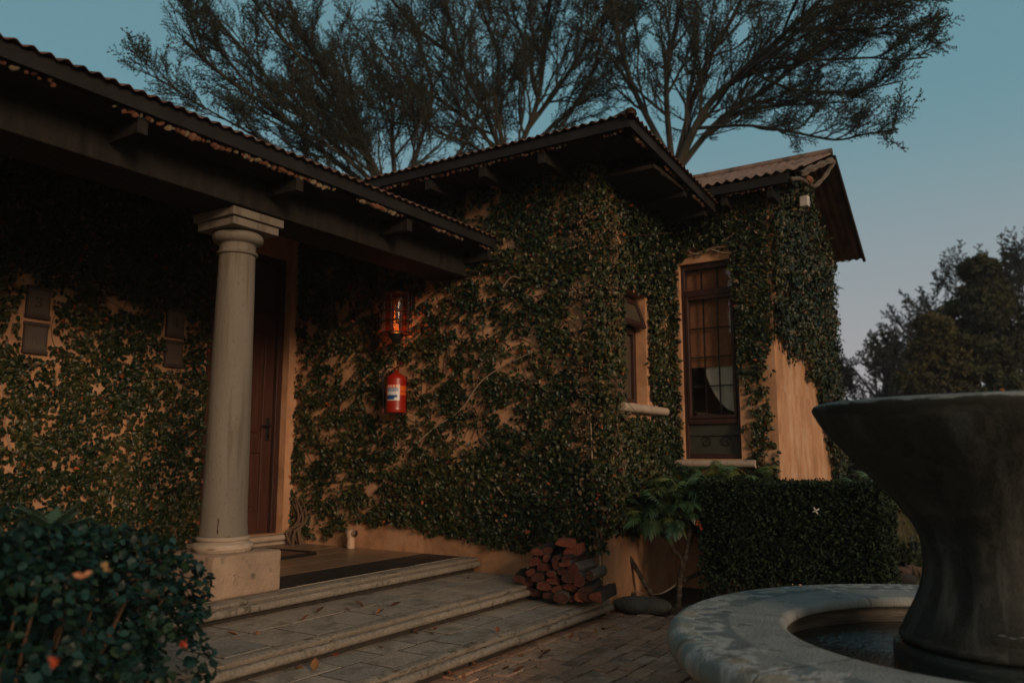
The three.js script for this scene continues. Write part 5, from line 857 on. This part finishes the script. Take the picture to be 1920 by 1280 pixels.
{
  const path = (d0, d1, ...px) => px.map(([u, v], i) => at(u, v, lerp(d0, d1, i / (px.length - 1))));
  const down = (p) => [V(p.x, -0.2, p.z), V(p.x + 0.1, p.y * 0.5, p.z), p];
  const bR = at(1262, 330, 13), bC = at(955, 320, 14), bL = at(745, 390, 13.2);
  makeTree('fever_tree', 'wide bare-limbed tree behind the bay roof, branches reaching far to the right', 'tree', { base: bR, seed: 601, trunks: [down(bR)], trunkR: 0.2, bark: mFever, twig: mTwigBlack, leaf: mAcacia, sprays: spA, lift: 0.08, side: 2.0, gap: 0.29, sub: 0.24, perTwig: 3, wander: 0.2, spraySize: 0.85, from: 0.1, limbs: [
    [[bR, ...path(13, 12, [1330, 195], [1400, 130], [1480, 55], [1570, -30], [1650, -120])], 0.10], [[bR, ...path(13.2, 14.2, [1350, 225], [1440, 165], [1530, 90], [1620, 10], [1690, -60])], 0.075], [[bR, ...path(13, 13.5, [1250, 160], [1268, 50], [1295, -60], [1330, -170])], 0.075],
    [[at(1245, 280, 13), ...path(13.2, 14, [1190, 170], [1165, 90], [1130, -20], [1100, -120])], 0.07], [[at(1310, 240, 13), ...path(12.6, 11.6, [1400, 235], [1480, 246], [1570, 262], [1620, 252], [1685, 242])], 0.04, 0.015], [[at(1400, 130, 12.6), ...path(12.4, 12, [1480, 165], [1560, 172], [1630, 165], [1690, 152])], 0.036, 0.015], [[at(1430, 105, 12.6), ...path(12.4, 12, [1530, 112], [1640, 108], [1680, 112], [1740, 107])], 0.036, 0.015],
    [[at(1480, 55, 12.4), ...path(12.4, 12.4, [1570, 55], [1630, 55], [1690, 50], [1725, 66])], 0.05, 0.015], [[bR, ...path(13.4, 14.6, [1315, 140], [1370, 40], [1420, -60], [1480, -150])], 0.07], [[at(1350, 220, 13.2), ...path(13, 12.6, [1440, 200], [1520, 195], [1600, 190])], 0.05, 0.015], [[at(1500, 40, 12.4), ...path(12.3, 12, [1590, 0], [1650, -10], [1690, 15])], 0.05, 0.015]] });
  makeTree('fever_tree', 'tree with forked pale limbs standing behind the ridge of the middle roof', 'tree', { base: bC, seed: 602, trunks: [down(bC)], trunkR: 0.16, bark: mFever, twig: mTwigBlack, leaf: mAcacia, sprays: spA, lift: 0.08, side: 1.9, gap: 0.29, sub: 0.24, perTwig: 3, wander: 0.2, spraySize: 0.85, from: 0.08, limbs: [
    [[bC, ...path(14, 13.4, [900, 190], [860, 115], [790, 60], [735, 0], [690, -70])], 0.08], [[bC, ...path(14, 14.6, [930, 200], [935, 110], [905, 20], [880, -70])], 0.06], [[bC, ...path(14, 14.6, [1005, 200], [1020, 110], [1028, 10], [1040, -80])], 0.07], [[at(990, 240, 14), ...path(14, 13.4, [1050, 160], [1095, 90], [1140, 10], [1170, -70])], 0.06], [[at(880, 160, 13.8), ...path(13.6, 13, [850, 60], [830, -20], [800, -90])], 0.05], [[at(1010, 180, 14), ...path(14.4, 15, [985, 90], [960, 10], [960, -60])], 0.045], [[bC, ...path(13.8, 13, [890, 235], [820, 185], [750, 140], [700, 80])], 0.045], [[bC, ...path(14, 14.4, [1010, 260], [1075, 200], [1120, 110], [1130, 30])], 0.045], [[bC, ...path(13.6, 13, [880, 270], [820, 245], [780, 200])], 0.035]] });
  makeTree('fever_tree', 'fine-twigged tree at the left, fanning up behind the verandah roof', 'tree', { base: bL, seed: 603, trunks: [down(bL)], trunkR: 0.15, bark: mFever, twig: mTwigBlack, leaf: mAcacia, sprays: spA, lift: 0.06, side: 1.75, gap: 0.29, sub: 0.24, perTwig: 3, wander: 0.2, spraySize: 0.85, from: 0.1, limbs: [
    [[bL, ...path(13, 12.4, [660, 250], [590, 140], [510, 50], [450, -40])], 0.075], [[bL, ...path(13, 12, [600, 280], [500, 200], [410, 135], [345, 75])], 0.065], [[bL, ...path(13, 11.6, [570, 310], [460, 245], [380, 200], [310, 155], [262, 132])], 0.045, 0.012], [[bL, ...path(13.4, 14, [735, 260], [735, 200], [715, 140])], 0.065], [[bL, ...path(13.2, 13.8, [790, 260], [810, 170], [790, 90], [770, 30])], 0.055], [[bL, ...path(13, 12.6, [680, 270], [620, 160], [560, 50], [540, -20], [560, -80])], 0.05], [[bL, ...path(12.8, 12, [640, 290], [550, 235], [450, 140], [385, 65], [345, 20])], 0.05, 0.015], [[bL, ...path(13.6, 14.6, [850, 300], [890, 230], [900, 170]) ], 0.06], [[bL, ...path(13.6, 14, [670, 240], [660, 170], [650, 110])], 0.05], [[bL, ...path(13, 12.6, [630, 275], [540, 190], [470, 110], [400, 30])], 0.05]] });
}
{ // trees beyond the lawn
  const mConifer = std({ color: 0xffffff, roughness: 0.8, side: THREE.DoubleSide }), R = rng(611);
  const conifer = (u, base, top, dist, w, label, colr, seed) => {
    const b = at(u, base, dist), tp = at(u, top, dist), t = thing('conifer', label, 'tree', [b.x, 0, b.z]), Rr = rng(seed), mats = [], cols = [], g = (() => { const l = []; for (let k = 0; k < 9; k++) { const q = leafGeo(0.14, 0.045, 0.2, 0.3); q.applyMatrix4(basis(rndDir(Rr).add(V(0, 0.9, 0)), rndDir(Rr))); l.push(q); } return merge(l); })(), H = tp.y;
    part('trunk', tube([V(0, -0.1, 0), V(0.05, H * 0.5, 0), V(0, H * 0.95, 0)], (s) => lerp(0.2, 0.03, s), 8), mBark, t);
    for (let c = 0; c < 120; c++) {
      const y = H * lerp(0.04, 0.97, Math.pow(Rr(), 1.1)), f = 1 - y / H, a = Rr() * 6.283, rad = w * (0.04 + 0.9 * Math.pow(f, 0.85)) * rr(0.55, 1.12, Rr), cr = rr(0.24, 0.5, Rr) * (0.45 + 0.75 * f), cx = Math.cos(a) * rad, cz = Math.sin(a) * rad, tint = 0.55 + 0.8 * Rr();
      for (let i = 0; i < 85; i++) { const n = rndDir(Rr); if (n.y < -0.5) continue; const q = 0.55 + 0.5 * Rr(), m = basis(n.clone().add(V(Math.cos(a) * 0.5, 0.5, Math.sin(a) * 0.5)).add(rndDir(Rr).multiplyScalar(0.5)), rndDir(Rr)), k = 0.55 + Rr() * 0.6; m.scale(V(k, k, k)); m.setPosition(cx + n.x * cr * q * 1.25, y + n.y * cr * q * 0.8, cz + n.z * cr * q * 1.25); mats.push(m); cols.push(C(...colr).multiplyScalar(tint * (0.7 + Rr() * 0.6))); }
    }
    const cr = instances('crown', g, mConifer, mats, cols, t);
  };
  conifer(1862, 800, 478, 21, 2.0, 'tall olive green conifer beyond the lawn, pointed top', [0.042, 0.05, 0.018], 621);
  conifer(1765, 800, 590, 20, 1.35, 'lower yellowish conifer left of the tall pointed one', [0.062, 0.06, 0.018], 622);
  const mGreyBark = std({ color: C(0.035, 0.036, 0.034), roughness: 0.95 }), mFar = std({ color: C(0.022, 0.03, 0.024), roughness: 0.8, side: THREE.DoubleSide }), sp2 = [sprayGeo(21, 0.075, 0.75, 6, 2.2), sprayGeo(22, 0.06, 0.7, 6, 2.2)];
  const path = (d, ...px) => px.map(([u, v]) => at(u, v, d)), dn = (p) => [V(p.x, -0.2, p.z), V(p.x, p.y * 0.6, p.z), p];
  const T = (label, u, v, d, limbs, seed, ex = {}) => { const b = at(u, v, d); makeTree('sparse_tree', label, 'tree', { base: b, seed, trunks: [dn(b)], trunkR: 0.22, bark: mGreyBark, twig: mGreyBark, leaf: mFar, sprays: sp2, side: 1.7, gap: 0.6, sub: 0.34, perTwig: 2, lift: 0.05, from: 0.3, limbs: limbs.map((l) => [[b, ...path(d + rr(-1, 1, R), ...l)], 0.11, 0.03]), ...ex }); };
  T('sparse dark tree behind the conifers at the right edge, tallest there', 1905, 800, 27, [[[1900, 700], [1890, 600], [1905, 500]], [[1940, 700], [1960, 600], [1975, 480]], [[1890, 720], [1860, 640], [1830, 560]], [[1930, 620], [1925, 540], [1930, 470]]], 631);
  T('bare-twigged tree rising behind the left side of the conifers', 1800, 800, 28, [[[1790, 700], [1770, 640], [1745, 580]], [[1810, 690], [1810, 600], [1790, 540]], [[1780, 730], [1740, 680], [1715, 640]], [[1830, 680], [1850, 600], [1835, 530]]], 632);
  T('low rounded grey-green tree nearest the house end', 1660, 830, 25, [[[1650, 760], [1620, 715], [1600, 690]], [[1680, 750], [1690, 690], [1710, 660]], [[1630, 780], [1595, 755], [1580, 735]], [[1665, 740], [1655, 690], [1655, 665]], [[1710, 770], [1735, 730], [1745, 690]]], 633, { gap: 0.42, side: 1.3 });
  // hedge line closing the lawn
  const shrub = (u, dist, w, h, label, seed, colr) => { const b = at(u, 855, dist), t = thing('garden_shrub', label, 'shrub', [b.x, 0, b.z]), Rr = rng(seed), mats = [], cols = [], g = leafGeo(0.17, 0.1, 0.3, 0.3); part('stem', tube([V(0, -0.1, 0), V(0.05, h * 0.3, 0), V(0, h * 0.7, 0)], 0.05, 6), mGreyBark, t); for (let i = 0; i < 2600; i++) { const n = rndDir(Rr); n.y = Math.abs(n.y); const q = 0.6 + 0.5 * fbm(n.x * 2 + 5, n.z * 2 + n.y * 2 + 5, seed, 0, 3), k = (0.55 + 0.45 * Math.sqrt(Rr())) * q * 1.15, m = basis(n.clone().add(rndDir(Rr)), rndDir(Rr).add(n)); m.setPosition(n.x * w * k, n.y * h * k, n.z * w * 0.7 * k); mats.push(m); cols.push(C(...colr).multiplyScalar(0.5 + Rr() * 0.9)); } instances('leaves', g, mLeafSoft, mats, cols, t); };
  shrub(1590, 19, 1.7, 2.3, 'dark rounded shrub just past the corner of the house', 641, [0.018, 0.026, 0.016]);
  shrub(1690, 20, 2.2, 2.2, 'dark shrub at the back of the lawn, left of the fountain bowl', 642, [0.02, 0.028, 0.014]);
  shrub(1790, 19, 2.2, 2.4, 'dark shrub at the foot of the yellowish conifer', 643, [0.028, 0.03, 0.012]);
  shrub(1900, 19, 2.4, 2.6, 'dark shrub at the foot of the pointed conifer', 644, [0.022, 0.026, 0.014]);
  shrub(1985, 22, 2.6, 3.4, 'tall dark shrub at the right edge of the view', 645, [0.016, 0.022, 0.015]);
}

scene.traverse((o) => { if (o.isMesh) { o.castShadow = true; o.receiveShadow = true; } });
renderer.render(scene, camera);
